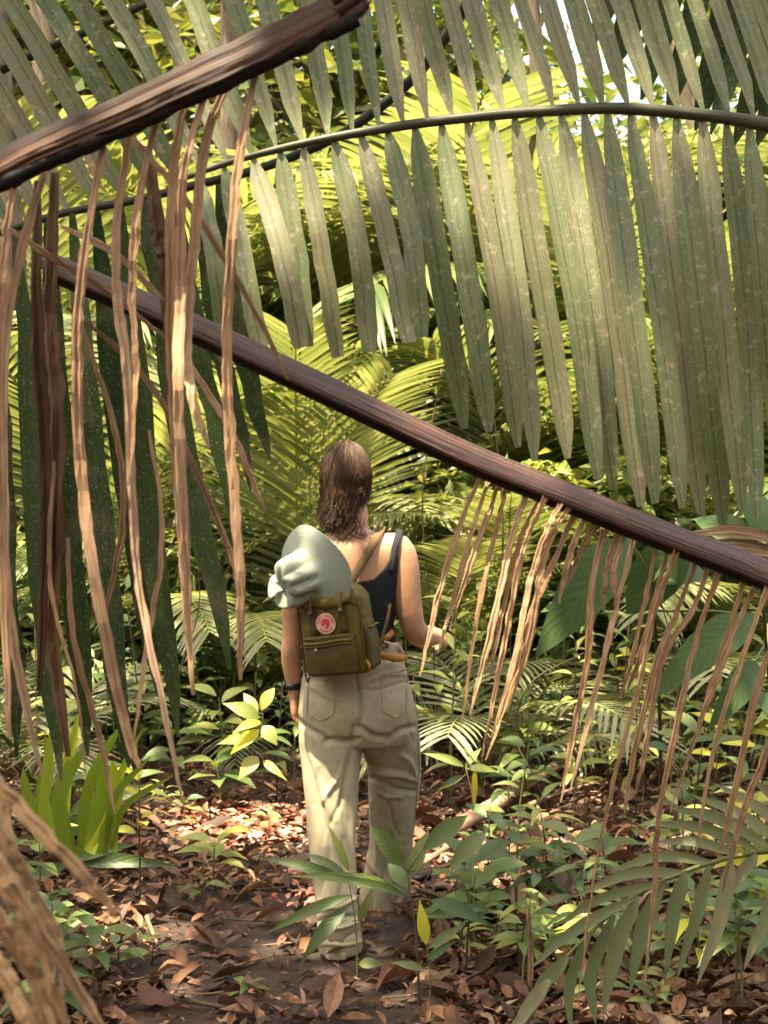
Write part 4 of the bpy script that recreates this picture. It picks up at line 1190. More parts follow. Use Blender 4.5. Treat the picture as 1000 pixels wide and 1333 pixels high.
# straps and hip strap in world space -> pack space
PI = pack.matrix_world.inverted()
def wbuild(name, P, w, nrm, mat, thick=0.004, fold=0.0):
    mb = MB(); ribbon(mb, P, w, nrm, fold)
    mb.v = [tuple(PI @ Vector(v)) for v in mb.v]
    o = pbuild(name, mb, mat); sm = o.modifiers.new('t', 'SOLIDIFY'); sm.thickness = thick; sm.offset = 0
    return o
P = [bp(456, 765, -0.13), bp(461, 750, -0.125)] + [drape(px, py, 0.010) for px, py in ((472, 732), (481, 716), (489, 703), (494, 695))]
P += [P[-1] + Vector((0.006, 0.035, 0.012)), P[-1] + Vector((0.006, 0.085, -0.005)), P[-1] + Vector((0.01, 0.13, -0.10)), bp(503, 790, 0.115), bp(512, 830, 0.03), bp(503, 838, -0.10)]
P = catmull(P, 34)
nn = [Vector((0.2, -0.85, 0.5)) if i < 14 else (Vector((0, 0.1, 1)) if i < 20 else Vector((0.7, 0.6, 0))) for i in range(34)]
wbuild('shoulder_strap', P, [0.027] * 34, nn, WEB)
P = [bp(434, 765, -0.13), bp(428, 748, -0.125)] + [drape(px, py, 0.010) for px, py in ((420, 728), (413, 712), (409, 700))]
P += [P[-1] + Vector((0, 0.035, 0.014)), P[-1] + Vector((0, 0.10, 0.0)), P[-1] + Vector((0, 0.14, -0.12)), bp(410, 800, 0.11), bp(396, 835, 0.0), bp(402, 848, -0.10)]
wbuild('shoulder_strap', catmull(P, 30), [0.027] * 30, [Vector((0, -0.8, 0.6)) if i < 12 else Vector((-0.3, 0.6, 0.6)) for i in range(30)], WEB)
# orange leather strap looping from the pack round her right hip
P = catmull([bp(488, 852, -0.15), bp(500, 853, -0.150), bp(512, 856, -0.148), bp(521, 857, -0.135), bp(526, 855, -0.115), bp(528, 852, -0.09)], 20)
wbuild('hip_strap', P, interp([0.022, 0.024, 0.025, 0.024, 0.022], 20), [Vector((0.25, -1, 0.15))] * 20, ORANGE, 0.004)
P = catmull([bp(485, 838, -0.11), bp(496, 834, -0.12), bp(506, 828, -0.115), bp(512, 822, -0.08)], 12)
wbuild('hip_strap', P, [0.02] * 12, [Vector((0.2, -1, 0.1))] * 12, ORANGE, 0.004)
P = catmull([bp(508, 786, -0.085), bp(504, 808, -0.11), bp(497, 830, -0.125), bp(492, 846, -0.13)], 12)
wbuild('side_strap', P, [0.010] * 12, [Vector((0.2, -1, 0.1))] * 12, WEB, 0.003)
P = catmull([bp(500, 835, -0.14), bp(510, 838, -0.145), bp(520, 842, -0.12), bp(526, 852, -0.11)], 12)
wbuild('side_strap', P, [0.006] * 12, [Vector((0.2, -1, 0.1))] * 12, CREAM, 0.003)

# ------------------------------------------------------------------ bucket hat hanging on her shoulder blade
hat = thing('bucket_hat', 'crumpled sage green bucket hat hanging behind the woman\'s left shoulder', 'hat')
HB = bp(398, 749, -0.165)                     # centre of the brim opening
axis = Vector((-0.74, -0.66, -0.10)).normalized()   # crown direction
vv = Vector((0.16, -0.02, 1)); vv = (vv - axis * vv.dot(axis)).normalized()
hh = vv.cross(axis).normalized()
prof = [(0.160, -0.030), (0.158, -0.027), (0.145, -0.020), (0.130, -0.012), (0.112, -0.004), (0.098, 0.003), (0.086, 0.011), (0.081, 0.022), (0.080, 0.045), (0.078, 0.066), (0.076, 0.084), (0.072, 0.096), (0.066, 0.101), (0.045, 0.104), (0.022, 0.105), (0.0005, 0.105)]
brim = [(r_, float(np.interp(r_, [0.086, 0.098, 0.112, 0.130, 0.145, 0.160], [0.011, 0.003, -0.004, -0.012, -0.020, -0.030])) + 0.0006 * math.cos(r_ / 0.0075 * 2 * math.pi)) for r_ in np.linspace(0.160, 0.094, 36)]
prof = [(0.1605, -0.0305)] + brim + prof[6:]
NS = 72
def hat_pt(r, h, k):
    t = 2 * math.pi * k / NS
    c, s = math.cos(t), math.sin(t)           # c along vv (up), s along hh
    q = vv * (c * r) + hh * (s * r)
    p = q + axis * h
    u = max(0, h) / 0.105
    # crumple of the crown: the top is dented in, two creases run down its side
    rr_ = min(1, r / 0.07)
    p += axis * (-0.045 * u * math.exp(-((c + 0.15) ** 2 / 0.5 + (s - 0.1) ** 2 / 0.12) * rr_) * (r < 0.0665))
    for (t0, w_, am) in ((2.15, 0.20, 0.036), (3.6, 0.17, 0.034), (0.7, 0.26, 0.026), (5.2, 0.22, 0.028), (1.4, 0.15, 0.018)):
        dt = (t - t0 + math.pi) % (2 * math.pi) - math.pi
        p += -q.normalized() * (am * math.sin(min(1, u * 1.05) * math.pi * 0.62) * math.exp(-(dt / w_) ** 2)) if r > 0.03 else Vector((0, 0, 0))
    p += axis * (0.014 * u * math.sin(2 * t + 0.6)) * rr_
    p += -vv * (0.020 * u)
    if h < 0.012:                             # wavy brim
        e = (r - 0.09) / 0.06
        p += axis * (e * (0.014 * math.sin(2 * t + 2.2) + 0.012 * math.sin(3 * t)))
        p += axis * (-0.030 * e * max(0, -c) ) 
    return HB + p
mb = MB(); vs, fs, uvs = [], [], []
for j, (r, h) in enumerate(prof):
    for k in range(NS):
        vs.append(hat_pt(r, h, k)); uvs.append((k / NS, j * 0.01))
for j in range(len(prof) - 1):
    for k in range(NS):
        k2 = (k + 1) % NS
        fs.append((j * NS + k, j * NS + k2, (j + 1) * NS + k2, (j + 1) * NS + k))
mb.add(vs, fs, uvs)
o = link('hat_body', mb.mesh('hat_body', HATM), hat)
sm = o.modifiers.new('t', 'SOLIDIFY'); sm.thickness = 0.003
sb = o.modifiers.new('s', 'SUBSURF'); sb.levels = 1; sb.render_levels = 1
mb = MB()
for e in (0.155, 0.149, 0.143, 0.137, 0.131, 0.125):
    h = float(np.interp(e, [0.112, 0.130, 0.145, 0.158], [-0.004, -0.012, -0.020, -0.027]))
    P = [hat_pt(e, h, k) + axis * 0.0012 for k in range(NS)] 
    P.append(P[0])
    tube(mb, P, [0.0016] * len(P), 5, caps=False)
link('brim_stitching', mb.mesh('brim_stitching', HATST), hat)
link('chin_cord', hatcord.mesh('chin_cord', WEB), hat)

# ------------------------------------------------------------------ background palms
vr = random.Random(21)
LMK = [("the strap-leaf clump", gpt(110, 1120)), ("the walker's feet", gpt(470, 1230)), ("the fallen frond base", gpt(650, 1070)), ("the big-leaf plant", gpt(860, 1075)), ("the low arching frond", gpt(900, 1290)), ("the dark-stemmed sapling", gpt(546, 1315)), ("the sunlit red litter", gpt(330, 1085)), ("the blurred straw bundle", gpt(60, 1300)), ("the pale crooked twig", gpt(195, 1210)), ("the small grey-green palms", gpt(640, 1010))]
FARL = [(60, 'beyond the dark hanging frond'), (250, 'beyond the tan dry strips'), (400, 'behind the yellow-green young palm'), (520, 'behind the walker'), (680, 'beyond the slanting stalk'), (850, 'behind the big-leaf plant'), (1000, 'beyond the frayed fibre tuft')]
def near(p): return min(LMK, key=lambda q: (q[1] - Vector(p)).length)[0]
def far(px): return min(FARL, key=lambda q: abs(q[0] - px))[1]
def where(d, px):
    return far(px)

def frond_meshes(name, L, e0, e1, mat, n=38, leaf=0.55, width=0.036, seed=0, droop=0.35, pet=0.22):
    r = random.Random(seed)
    N = 26
    P = [Vector((0, 0, 0))]
    for i in range(N - 1):
        t = (i + 0.5) / (N - 1)
        e = math.radians(e0 + (e1 - e0) * t ** 1.5)
        P.append(P[-1] + Vector((0.02 * math.sin(t * 4 + seed), math.cos(e), math.sin(e))) * (L / (N - 1)))
    mb = MB()
    tube(mb, P, interp([0.022, 0.014, 0.009, 0.006, 0.003], N), 6)
    rm = mb.mesh(name + '_rachis', G['petiole'] if 'light' in name else G['greenstem'])
    mb = MB()
    for s in (-1, 1):
        for k in range(n):
            t = pet + (1 - pet) * (k + 0.5 + r.uniform(-0.2, 0.2)) / n
            u = t * (N - 1); i = min(int(u), N - 2)
            b = P[i].lerp(P[i + 1], u - i); T = (P[i + 1] - P[i]).normalized()
            S = Vector((s, 0, 0)); Nn = S.cross(T) * s
            if Nn.z < 0: Nn = -Nn
            q = (t - pet) / (1 - pet)
            ll = leaf * (0.45 + 0.75 * math.sin(min(1, q * 1.1 + 0.12) * math.pi * 0.86)) * r.uniform(0.88, 1.1)
            fw = 0.45 + 0.75 * q
            d = (S + T * fw + Nn * 0.12).normalized()
            pts = [b]
            for j in range(4):
                d = (d + Vector((0, 0, -droop * (0.35 + 0.3 * j))) * 0.55 + Vector((r.uniform(-1, 1), r.uniform(-1, 1), 0)) * 0.03).normalized()
                pts.append(pts[-1] + d * ll / 4)
            ribbon(mb, pts, [width * 0.35, width, width * 0.95, width * 0.65, width * 0.05], Nn, 0.2)
    return rm, mb.mesh(name + '_leaflets', mat)

FV = {'light': [frond_meshes('light_a', 2.6, 80, 20, G['bgpalm'], 44, 0.60, 0.034, 1, 0.18), frond_meshes('light_b', 3.0, 78, -15, G['bgpalm'], 46, 0.62, 0.036, 2, 0.35), frond_meshes('light_c', 2.2, 70, -30, G['bgpalm'], 38, 0.5, 0.03, 3, 0.3)],
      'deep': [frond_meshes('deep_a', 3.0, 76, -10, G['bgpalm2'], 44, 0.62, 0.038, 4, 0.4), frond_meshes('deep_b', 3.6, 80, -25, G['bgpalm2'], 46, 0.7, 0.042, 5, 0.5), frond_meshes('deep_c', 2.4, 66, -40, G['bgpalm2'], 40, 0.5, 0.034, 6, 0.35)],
      'small': [frond_meshes('small_a', 1.0, 65, -20, G['lowfrond'], 24, 0.30, 0.017, 7, 0.25), frond_meshes('small_b', 0.85, 50, -35, G['lowfrond'], 22, 0.27, 0.016, 8, 0.3)]}

def palm(x, y, kind, fronds, label, scale=1.0, group=None, name='palm'):
    z = gh(x, y)
    t = thing(name, label, 'palm', (x, y, z - 0.03), group)
    mb = MB()
    tube(mb, catmull([Vector((0, 0, -0.1)), Vector((0.01, 0, 0.12)), Vector((0, 0, 0.3))], 6), interp([0.09, 0.08, 0.05], 6) * scale * (0.4 if kind == 'small' else 1), 9)
    link('trunk', mb.mesh('trunk', G['bark']), t)
    for (az, tilt, sc_, v) in fronds:
        rm, lm = FV[kind][v % len(FV[kind])]
        o = bpy.data.objects.new('frond', rm); COL.objects.link(o); o.parent = t
        M = Matrix.Rotation(math.radians(az - 90), 4, 'Z') @ Matrix.Rotation(math.radians(tilt), 4, 'X') @ Matrix.Diagonal((sc_ * scale,) * 3 + (1,))
        M.translation = Vector((0, 0, 0.1 * scale if kind != 'small' else 0.02))
        o.matrix_local = M
        l = bpy.data.objects.new('leaflets', lm); COL.objects.link(l); l.parent = o; l['kind'] = 'stuff'
    return t

def xat(px, Y): return (px - 500) / F * Y

# the bright young palm right behind the walker
yp = palm(xat(392, 8.2), 8.2, 'light', [(-88, 8, 0.75, 0), (-60, 4, 0.7, 0), (80, -6, 1.0, 0), (120, -8, 0.9, 0), (200, -14, 0.8, 2), (-150, -4, 0.8, 2), (20, -16, 0.85, 2), (150, 4, 1.0, 1)], 'yellow-green young palm with feathery fronds directly behind the walking woman', 1.25)
mb = MB()
for k, (dx, w) in enumerate(((0, 0.05), (0.035, 0.035), (-0.03, 0.03), (0.012, 0.03), (-0.012, 0.028))):
    P = [at(382 + dx * 300 + 3 * math.sin(j + k), 720 - j * 38 - k * 6, 8.05 + 0.02 * k) for j in range(8)]
    ribbon(mb, P, interp([0.6, 0.9, 1, 1, 0.9, 0.6, 0.3], 8) * w * 1.6, (0.3 * (k - 2), -1, 0), 0.3)
build('folded_spear', mb, G['petiole'], yp)

specs = [(540, 9.6, 'light', 7, 1.15), (250, 9.8, 'light', 7, 1.15), (720, 9.6, 'light', 7, 1.15), (90, 8.8, 'light', 7, 1.0), (905, 9.0, 'deep', 10, 1.1), (450, 12.0, 'light', 10, 1.6), (340, 11.5, 'light', 10, 1.6), (730, 12.5, 'light', 10, 1.7), (530, 13.0, 'light', 11, 1.9), (880, 13.0, 'light', 10, 1.9), (130, 12.5, 'light', 10, 1.8), (960, 14.5, 'light', 10, 2.0), (300, 15, 'light', 11, 2.1), (680, 16, 'light', 11, 2.2), (640, 12.5, 'light', 11, 1.6), (820, 11.5, 'deep', 11, 1.6), (60, 11, 'light', 10, 1.5), (980, 10.5, 'light', 10, 1.5), (420, 14, 'light', 11, 1.9), (600, 15, 'light', 11, 2.0), (200, 14, 'deep', 11, 1.9), (780, 15, 'light', 11, 2.0)]
for (px, Y, kind, n, s) in specs:
    a0 = vr.uniform(0, 360)
    fr = [(a0 + 360 * i / n + vr.uniform(-14, 14), vr.uniform(-16, 8), vr.uniform(0.8, 1.1), vr.randrange(3)) for i in range(n)]
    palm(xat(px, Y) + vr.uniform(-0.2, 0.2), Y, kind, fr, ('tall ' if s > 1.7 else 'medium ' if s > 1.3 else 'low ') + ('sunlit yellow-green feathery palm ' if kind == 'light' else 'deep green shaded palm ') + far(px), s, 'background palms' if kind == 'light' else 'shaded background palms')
for (px, Y, s) in ((170, 8.3, 0.62), (300, 8.0, 0.58), (585, 8.1, 0.62), (665, 8.5, 0.66), (770, 8.2, 0.6), (860, 8.6, 0.62), (960, 8.1, 0.62), (470, 8.7, 0.6)):
    a0 = vr.uniform(0, 360)
    palm(xat(px, Y), Y, 'light', [(a0 + 360 * i / 7 + vr.uniform(-16, 16), vr.uniform(-22, 4), vr.uniform(0.8, 1.1), vr.randrange(3)) for i in range(7)], 'chest-high pale green feathery palm ' + far(px), s, 'chest-high palms')
for (px, Y, n, s) in ((640, 6.9, 7, 1.2), (740, 7.6, 7, 1.1), (300, 7.8, 6, 1.0), (575, 7.9, 6, 1.1), (40, 6.6, 6, 1.1), (880, 7.4, 7, 1.2)):
    a0 = vr.uniform(0, 360)
    palm(xat(px, Y), Y, 'small', [(a0 + 360 * i / n + vr.uniform(-20, 20), vr.uniform(-15, 5), vr.uniform(0.8, 1.1), vr.randrange(2)) for i in range(n)], 'knee-high grey-green palm seedling ' + far(px), s, 'palm seedlings')

# ------------------------------------------------------------------ trees and shrubs
def crown_mesh(name, mat, n, R, leaf, seed, clumps=14, flat=0.7, lit=None):
    """leaf quads scattered in clumps; bent kite leaves"""
    r = np.random.default_rng(seed)
    cc = r.normal(size=(clumps, 3)); cc /= np.linalg.norm(cc, axis=1)[:, None]
    cc *= (r.random((clumps, 1)) ** 0.5) * R * 0.8; cc[:, 2] *= flat
    ci = r.integers(0, clumps, n)
    p = cc[ci] + r.normal(size=(n, 3)) * R * 0.24 * np.array([1, 1, flat])
    d = r.normal(size=(n, 3)); d[:, 2] = d[:, 2] * 0.4 - 0.25; d /= np.linalg.norm(d, axis=1)[:, None]
    up = r.normal(size=(n, 3)) * 0.6 + np.array([0, 0, 1]); s = np.cross(d, up); s /= np.linalg.norm(s, axis=1)[:, None]
    nn = np.cross(s, d)
    L = leaf * r.uniform(0.6, 1.3, n)[:, None]; W = L * r.uniform(0.34, 0.5, n)[:, None] * 0.5
    a = p; b = p + d * L * 0.45 - s * W + nn * L * 0.07; c = p + d * L * 0.45 + s * W + nn * L * 0.07; m = p + d * L * 0.45; t = p + d * L - nn * L * 0.12
    V = np.stack([a, b, m, c, t], 1).reshape(-1, 3)
    me = bpy.data.meshes.new(name)
    k = np.arange(n)[:, None] * 5
    F_ = np.concatenate([k + np.array([[0, 2, 1]]), k + np.array([[0, 3, 2]]), k + np.array([[1, 2, 4]]), k + np.array([[2, 3, 4]])], 0)
    me.from_pydata(V.tolist(), [], F_.tolist())
    me.materials.append(mat)
    return me, cc

def tree(x, y, trunk_h, R, crown, cc, label, group, r0=0.09, name='tree', zc=None, sc_=1.0, rot=0):
    z = gh(x, min(y, 40))
    t = thing(name, label, 'tree' if name == 'tree' else 'shrub', (x, y, z), group)
    mb = MB()
    k = random.uniform(0, 99)
    P = [Vector((0.15 * trunk_h * 0.3 * mnoise.noise(Vector((k, i * 0.5, 0))), 0.1 * trunk_h * 0.3 * mnoise.noise(Vector((k, 9, i * 0.5))), -0.1 + (trunk_h + 0.1) * i / 9)) for i in range(10)]
    tube(mb, P, interp([1.25, 1, 0.9, 0.75, 0.5], 10) * r0, 9)
    Rz = Matrix.Rotation(rot, 3, 'Z')
    for c in cc[: 7]:
        q = Rz @ Vector(c) * sc_ + P[-1]
        st = P[6].lerp(P[9], random.random())
        tube(mb, catmull([st, st.lerp(q, 0.5) + Vector((0, 0, 0.1 * R)), q], 6), interp([0.4, 0.12], 6) * r0, 5)
    link('trunk', mb.mesh('trunk', G['bark']), t)
    o = bpy.data.objects.new('crown', crown); COL.objects.link(o); o.parent = t
    M = Matrix.Rotation(rot, 4, 'Z') @ Matrix.Diagonal((sc_, sc_, sc_, 1)); M.translation = P[-1]
    o.matrix_local = M
    return t

CR = [crown_mesh('crown', G['tree'], 1900, 1.25, 0.17, s, 16) for s in (1, 2, 3)]
CRL = [crown_mesh('crown', G['bgpalm'], 1700, 1.25, 0.2, s, 14) for s in (4, 5)]
for i in range(9):
    Y = vr.uniform(11, 16); px = -60 + 1120 * ((i * 0.618) % 1)
    h = vr.uniform(1.2, 4.6)
    c, cc = vr.choice(CR + CRL)
    tree(xat(px, Y), Y, h, 1.25, c, cc, ('low' if h < 2 else 'head-high' if h < 3 else 'tall') + ' slender leafy understory tree ' + far(px), 'understory trees', 0.05, rot=vr.uniform(0, 6), sc_=vr.uniform(0.8, 1.25))
CF = [crown_mesh('crown', G['tree'], 3200, 3.0, 0.36, s, 18) for s in (7, 8)] + [crown_mesh('crown', G['bgpalm'], 3200, 3.0, 0.36, 9, 18)]
for i in range(11):
    Y = vr.uniform(18, 27); px = -150 + 1300 * ((i * 0.618 + 0.3) % 1)
    h = vr.uniform(1.8, 9.0)
    c, cc = CF[i % 3]
    tree(xat(px, Y), Y, h, 3.0, c, cc, ('towering' if h > 6 else 'spreading') + ' forest tree in the far distance ' + far(px), 'far forest trees', 0.16, rot=vr.uniform(0, 6), sc_=vr.uniform(0.9, 1.3))
CSP = crown_mesh('crown', G['tree'], 260, 3.0, 0.42, 17, 9)
for (px, Y, h, r0) in ((40, 12.5, 9.0, 0.10), (300, 12.5, 10.0, 0.09), (690, 10.0, 9.0, 0.06), (880, 13.0, 10, 0.13), (560, 13.5, 10, 0.08)):
    c, cc = CSP
    tree(xat(px, Y), Y, h, 3.0, c, cc, 'thin straight forest trunk with a small crown ' + far(px), 'straight background trunks', r0, rot=vr.uniform(0, 6), sc_=0.55)

SH = [crown_mesh('foliage', G['seed'], 420, 0.42, 0.15, s, 10, 0.75) for s in (11, 12)] + [crown_mesh('foliage', G['seedpale'], 300, 0.40, 0.16, 13, 9, 0.75), crown_mesh('foliage', G['tree'], 420, 0.45, 0.13, 14, 10, 0.75)]
for i in range(64):
    Y = vr.uniform(7.8, 11); px = -40 + 1080 * ((i * 0.618 + 0.1) % 1)
    ki = vr.choice((0, 1, 0, 1, 2, 3)); c, cc = SH[ki]
    t = tree(xat(px, Y), Y, vr.uniform(0.2, 1.5), 0.4, c, cc, 'leafy ' + ('dark green ', 'dark green ', 'pale green ', 'fine-leaved ')[ki] + ('nearer' if Y < 9 else 'farther') + ' shrub ' + far(px), 'undergrowth shrubs', 0.012, 'shrub', rot=vr.uniform(0, 6), sc_=vr.uniform(0.75, 1.3))

for i in range(16):
    sd = -1 if i % 2 else 1
    Y = vr.uniform(4.5, 9.5); x = sd * (Y * 0.27 + vr.uniform(0.5, 1.8))
    ki = vr.choice((0, 1, 2, 3)); c, cc = SH[ki]
    tree(x, Y, vr.uniform(0.2, 0.9), 0.4, c, cc, 'leafy ' + ('dark green ', 'dark green ', 'pale green ', 'fine-leaved ')[ki] + 'shrub well off the ' + ('right' if sd > 0 else 'left') + ' side of the path', 'shrubs off the path', 0.012, 'shrub', rot=vr.uniform(0, 6), sc_=vr.uniform(0.9, 1.4))

# ------------------------------------------------------------------ the canopy that shades the path
def canopy(name, cx, cy, cz, Rx, Ry, n, leaf, seed, trunk, label, lit):
    r = np.random.default_rng(seed)
    p = r.uniform(-1, 1, size=(n * 2, 3)); p = p[(p ** 2).sum(1) < 1][:n]
    p = p * np.array([Rx, Ry, 1.3]) + np.array([cx, cy, cz])
    # natural gaps
    keep = np.array([mnoise.noise(Vector(q) * 0.8) > -0.42 for q in p])
    s = np.array(SUN)
    d = r.normal(size=(len(p), 3)); d[:, 2] = d[:, 2] * 0.35 - 0.15; d /= np.linalg.norm(d, axis=1)[:, None]
    for (L0, rad) in lit:  # holes carved along the sun rays so that chosen spots are lit
        v = p + d * leaf * 0.45 - np.array(L0); t = v @ s
        keep &= ~((np.linalg.norm(v - t[:, None] * s, axis=1) < rad + leaf * 0.30))
    p = p[keep]; d = d[keep]; n = len(p)
    up = r.normal(size=(n, 3)) * 0.35 + np.array([0, 0.3, 1]); sd = np.cross(d, up); sd /= np.linalg.norm(sd, axis=1)[:, None]; nn = np.cross(sd, d)
    L = leaf * r.uniform(0.6, 1.3, n)[:, None]; W = L * 0.24
    V = np.stack([p, p + d * L * 0.45 - sd * W, p + d * L * 0.45 - nn * L * 0.05, p + d * L * 0.45 + sd * W, p + d * L - nn * L * 0.1], 1).reshape(-1, 3)
    base = Vector((trunk[0], trunk[1], gh(*trunk)))
    t = thing(name, label, 'tree', base)
    V = V - np.array(base)
    me = bpy.data.meshes.new('crown'); k = np.arange(n)[:, None] * 5
    F_ = np.concatenate([k + np.array([[0, 2, 1]]), k + np.array([[0, 3, 2]]), k + np.array([[1, 2, 4]]), k + np.array([[2, 3, 4]])], 0)
    me.from_pydata(V.tolist(), [], F_.tolist()); me.materials.append(G['tree'])
    link('crown', me, t)
    mb = MB()
    c = Vector((cx, cy, cz)) - base
    P = catmull([Vector((0, 0, -0.2)), Vector((0.1, 0, cz * 0.3)), Vector((0.0, 0.05, cz * 0.6)), Vector((0.1, 0, c.z - 0.4))], 14)
    tube(mb, P, interp([0.30, 0.22, 0.19, 0.16, 0.12], 14), 12)
    for q in range(7):
        a = q / 7 * 6.28 + 0.5; e = c + Vector((Rx * 0.8 * math.cos(a), Ry * 0.8 * math.sin(a), r.uniform(-0.4, 0.6)))
        tube(mb, catmull([P[9 + q % 5], P[13].lerp(e, 0.5) + Vector((0, 0, 0.3)), e], 8), interp([0.06, 0.012], 8), 6)
    link('trunk', mb.mesh('trunk', G['bark']), t)

LIT = [(gpt(330, 1085), 0.34), (gpt(260, 1068), 0.16), (gpt(410, 1100), 0.12), (gpt(420, 1190), 0.06), (gpt(590, 1120), 0.24), (gpt(690, 1065), 0.12), (gpt(760, 1030), 0.10), (at(120, 1030, 4.6), 0.16), (at(464, 584, 4.7), 0.11), (at(378, 708, 4.5), 0.0), (at(425, 700, 4.55), 0.0), (at(440, 395, 2.68), 0.02), (at(625, 510, 2.68), 0.03), (at(690, 380, 2.68), 0.02), (at(600, 582, 2.15), 0.09), (at(335, 900, 5.9), 0.2), (at(600, 985, 5.2), 0.12), (at(705, 890, 5.6), 0.10), (at(920, 930, 5.2), 0.10), (at(560, 850, 6.0), 0.1), (at(865, 960, 5.6), 0.10)] + [(at(230, 600, 1.77), 0.02), (at(105, 560, 1.77), 0.0), (at(300, 450, 1.77), 0.0), (at(520, 60, 2.72), 0.0)] + [(at(680, 640, 2.2), 0.04), (at(725, 690, 2.16), 0.05), (at(505, 700, 4.7), 0.04), (at(560, 820, 4.8), 0.03)]
HZ = 7.6
sh = SUN * (HZ / SUN.z)
canopy('canopy_tree', 0.2 + sh.x, 3.5 + sh.y, HZ, 3.8, 4.1, 7600, 0.30, 31, (-2.6, 9.2), 'broad shade tree whose trunk stands behind the dark left frond', LIT)

# unseen trees added behind the photographer to cut low sky fill and raise contrast
for i, (x, y, h) in enumerate(((-4.5, -3.0, 3.2), (-1.5, -6.0, 3.6), (2.2, -5.0, 3.2), (5.2, -2.5, 3.4), (-6.0, 1.5, 3.0), (6.0, 2.0, 3.2), (0.5, -9.0, 6.0), (-5.0, -7.5, 6.0), (5.5, -8.0, 6.0))):
    c, cc = CF[i % 2]
    tree(x, y, h, 3.0, c, cc, 'leafy forest tree standing behind the photographer\'s end of the path', 'unseen trees added against sky fill', 0.14, rot=i * 1.3, sc_=0.95)

# ------------------------------------------------------------------ plants one can pick apart
def seedling(base, h, n, L, key, vi=None, stem_r=0.004, label='small broad-leaved seedling rising from the leaf litter', group='broad-leaved seedlings', lean=None, topk=0.55, rs=vr, name='seedling'):
    t = thing(name, label, 'plant', base, group)
    lean = lean or (rs.uniform(-0.12, 0.12), rs.uniform(-0.12, 0.12))
    P = catmull([Vector((0, 0, -0.02)), Vector((lean[0] * h * 0.3, lean[1] * h * 0.3, h * 0.5)), Vector((lean[0] * h, lean[1] * h, h))], 7)
    mb = MB(); tube(mb, P, interp([1, 0.8, 0.45], 7) * stem_r, 6)
    link('stem', mb.mesh('stem', G['stem'] if rs.random() < 0.6 else G['greenstem']), t)
    az = rs.uniform(0, 6.28)
    for i in range(n):
        u = topk + (1 - topk) * i / max(1, n - 1)
        q = P[0].lerp(P[-1], u); k = min(5, int(u * 6)); q = P[k].lerp(P[k + 1], u * 6 - k)
        az += 2.4 + rs.uniform(-0.4, 0.4)
        el = rs.uniform(-0.15, 0.45) + 0.5 * (u - topk)
        d = Vector((math.cos(az) * math.cos(el), math.sin(az) * math.cos(el), math.sin(el)))
        put_leaf(t, Vector(t.location) + q + d * 0.012, d, (rs.uniform(-0.3, 0.3), -0.25 + rs.uniform(-0.3, 0.3), 1), L * rs.uniform(0.7, 1.2), LM[key][vi] if vi is not None else rs.choice(LM[key]))
    return t

def taken(px, py):
    if 395 < px < 560 and py > 1010 and py < 1262: return True     # the walker
    if 340 < px < 600 and py > 1150: return True
    if 170 < px < 520 and py > 1205: return vr.random() < 0.85      # bare path
    if 230 < px < 420 and py > 1040: return vr.random() < 0.75
    if 540 < px < 790 and 1030 < py < 1150: return vr.random() < 0.7
    return False
cnt = 0
for i in range(400):
    px = vr.uniform(-40, 1040); py = 900 + 430 * vr.random() ** 1.25
    if taken(px, py): continue
    g = gpt(px, py)
    if g.y > 8.2: continue
    k = vr.random()
    key = 'seed' if k < 0.74 else ('seedpale' if k < 0.94 else 'yellow')
    small = vr.random() < 0.4
    h = vr.uniform(0.06, 0.16) if small else vr.uniform(0.16, 0.55)
    if py > 1200: h *= 0.6
    lab = {'seed': 'small dark green broad-leaved seedling rising from the leaf litter', 'seedpale': 'small pale green seedling rising from the leaf litter', 'yellow': 'small seedling with yellowed leaves among the dark seedlings'}[key]
    vi = vr.choice((0, 0, 1, 1, 2, 3))
    lab = ('tiny ' if h < 0.12 else 'ankle-high ' if h < 0.25 else 'knee-high ') + {'seed': 'dark green ', 'seedpale': 'pale green ', 'yellow': 'yellowed '}[key] + 'seedling with ' + ('oval', 'drooping pointed', 'rounded', 'narrow')[vi] + ' leaves near ' + near(g)
    seedling(g, h, vr.randrange(4, 7) if small else vr.randrange(5, 10), (vr.uniform(0.05, 0.09) if small else vr.uniform(0.09, 0.17)), key, vi, 0.0025 if small else 0.004, lab, {'seed': 'dark green seedlings', 'seedpale': 'pale green seedlings', 'yellow': 'yellowed seedlings'}[key])
    cnt += 1
    if cnt > 235: break

for i in range(46):
    px = vr.choice((vr.uniform(520, 1040), vr.uniform(520, 1040), vr.uniform(-30, 370))); Y = vr.uniform(6.2, 8.0); x = xat(px, Y); h = vr.uniform(0.4, 0.95)
    key = vr.choice(('seed', 'seed', 'seedpale')); vi = vr.choice((0, 1, 3, 3))
    seedling(Vector((x, Y, gh(x, Y))), h, vr.randrange(9, 14), vr.uniform(0.12, 0.19), key, vi, 0.005, 'tall ' + {'seed': 'dark green', 'seedpale': 'pale green'}[key] + ' sapling with ' + ('oval', 'drooping pointed', 'rounded', 'narrow')[vi] + ' leaves ' + far(px), 'tall undergrowth saplings', topk=0.25, name='sapling')

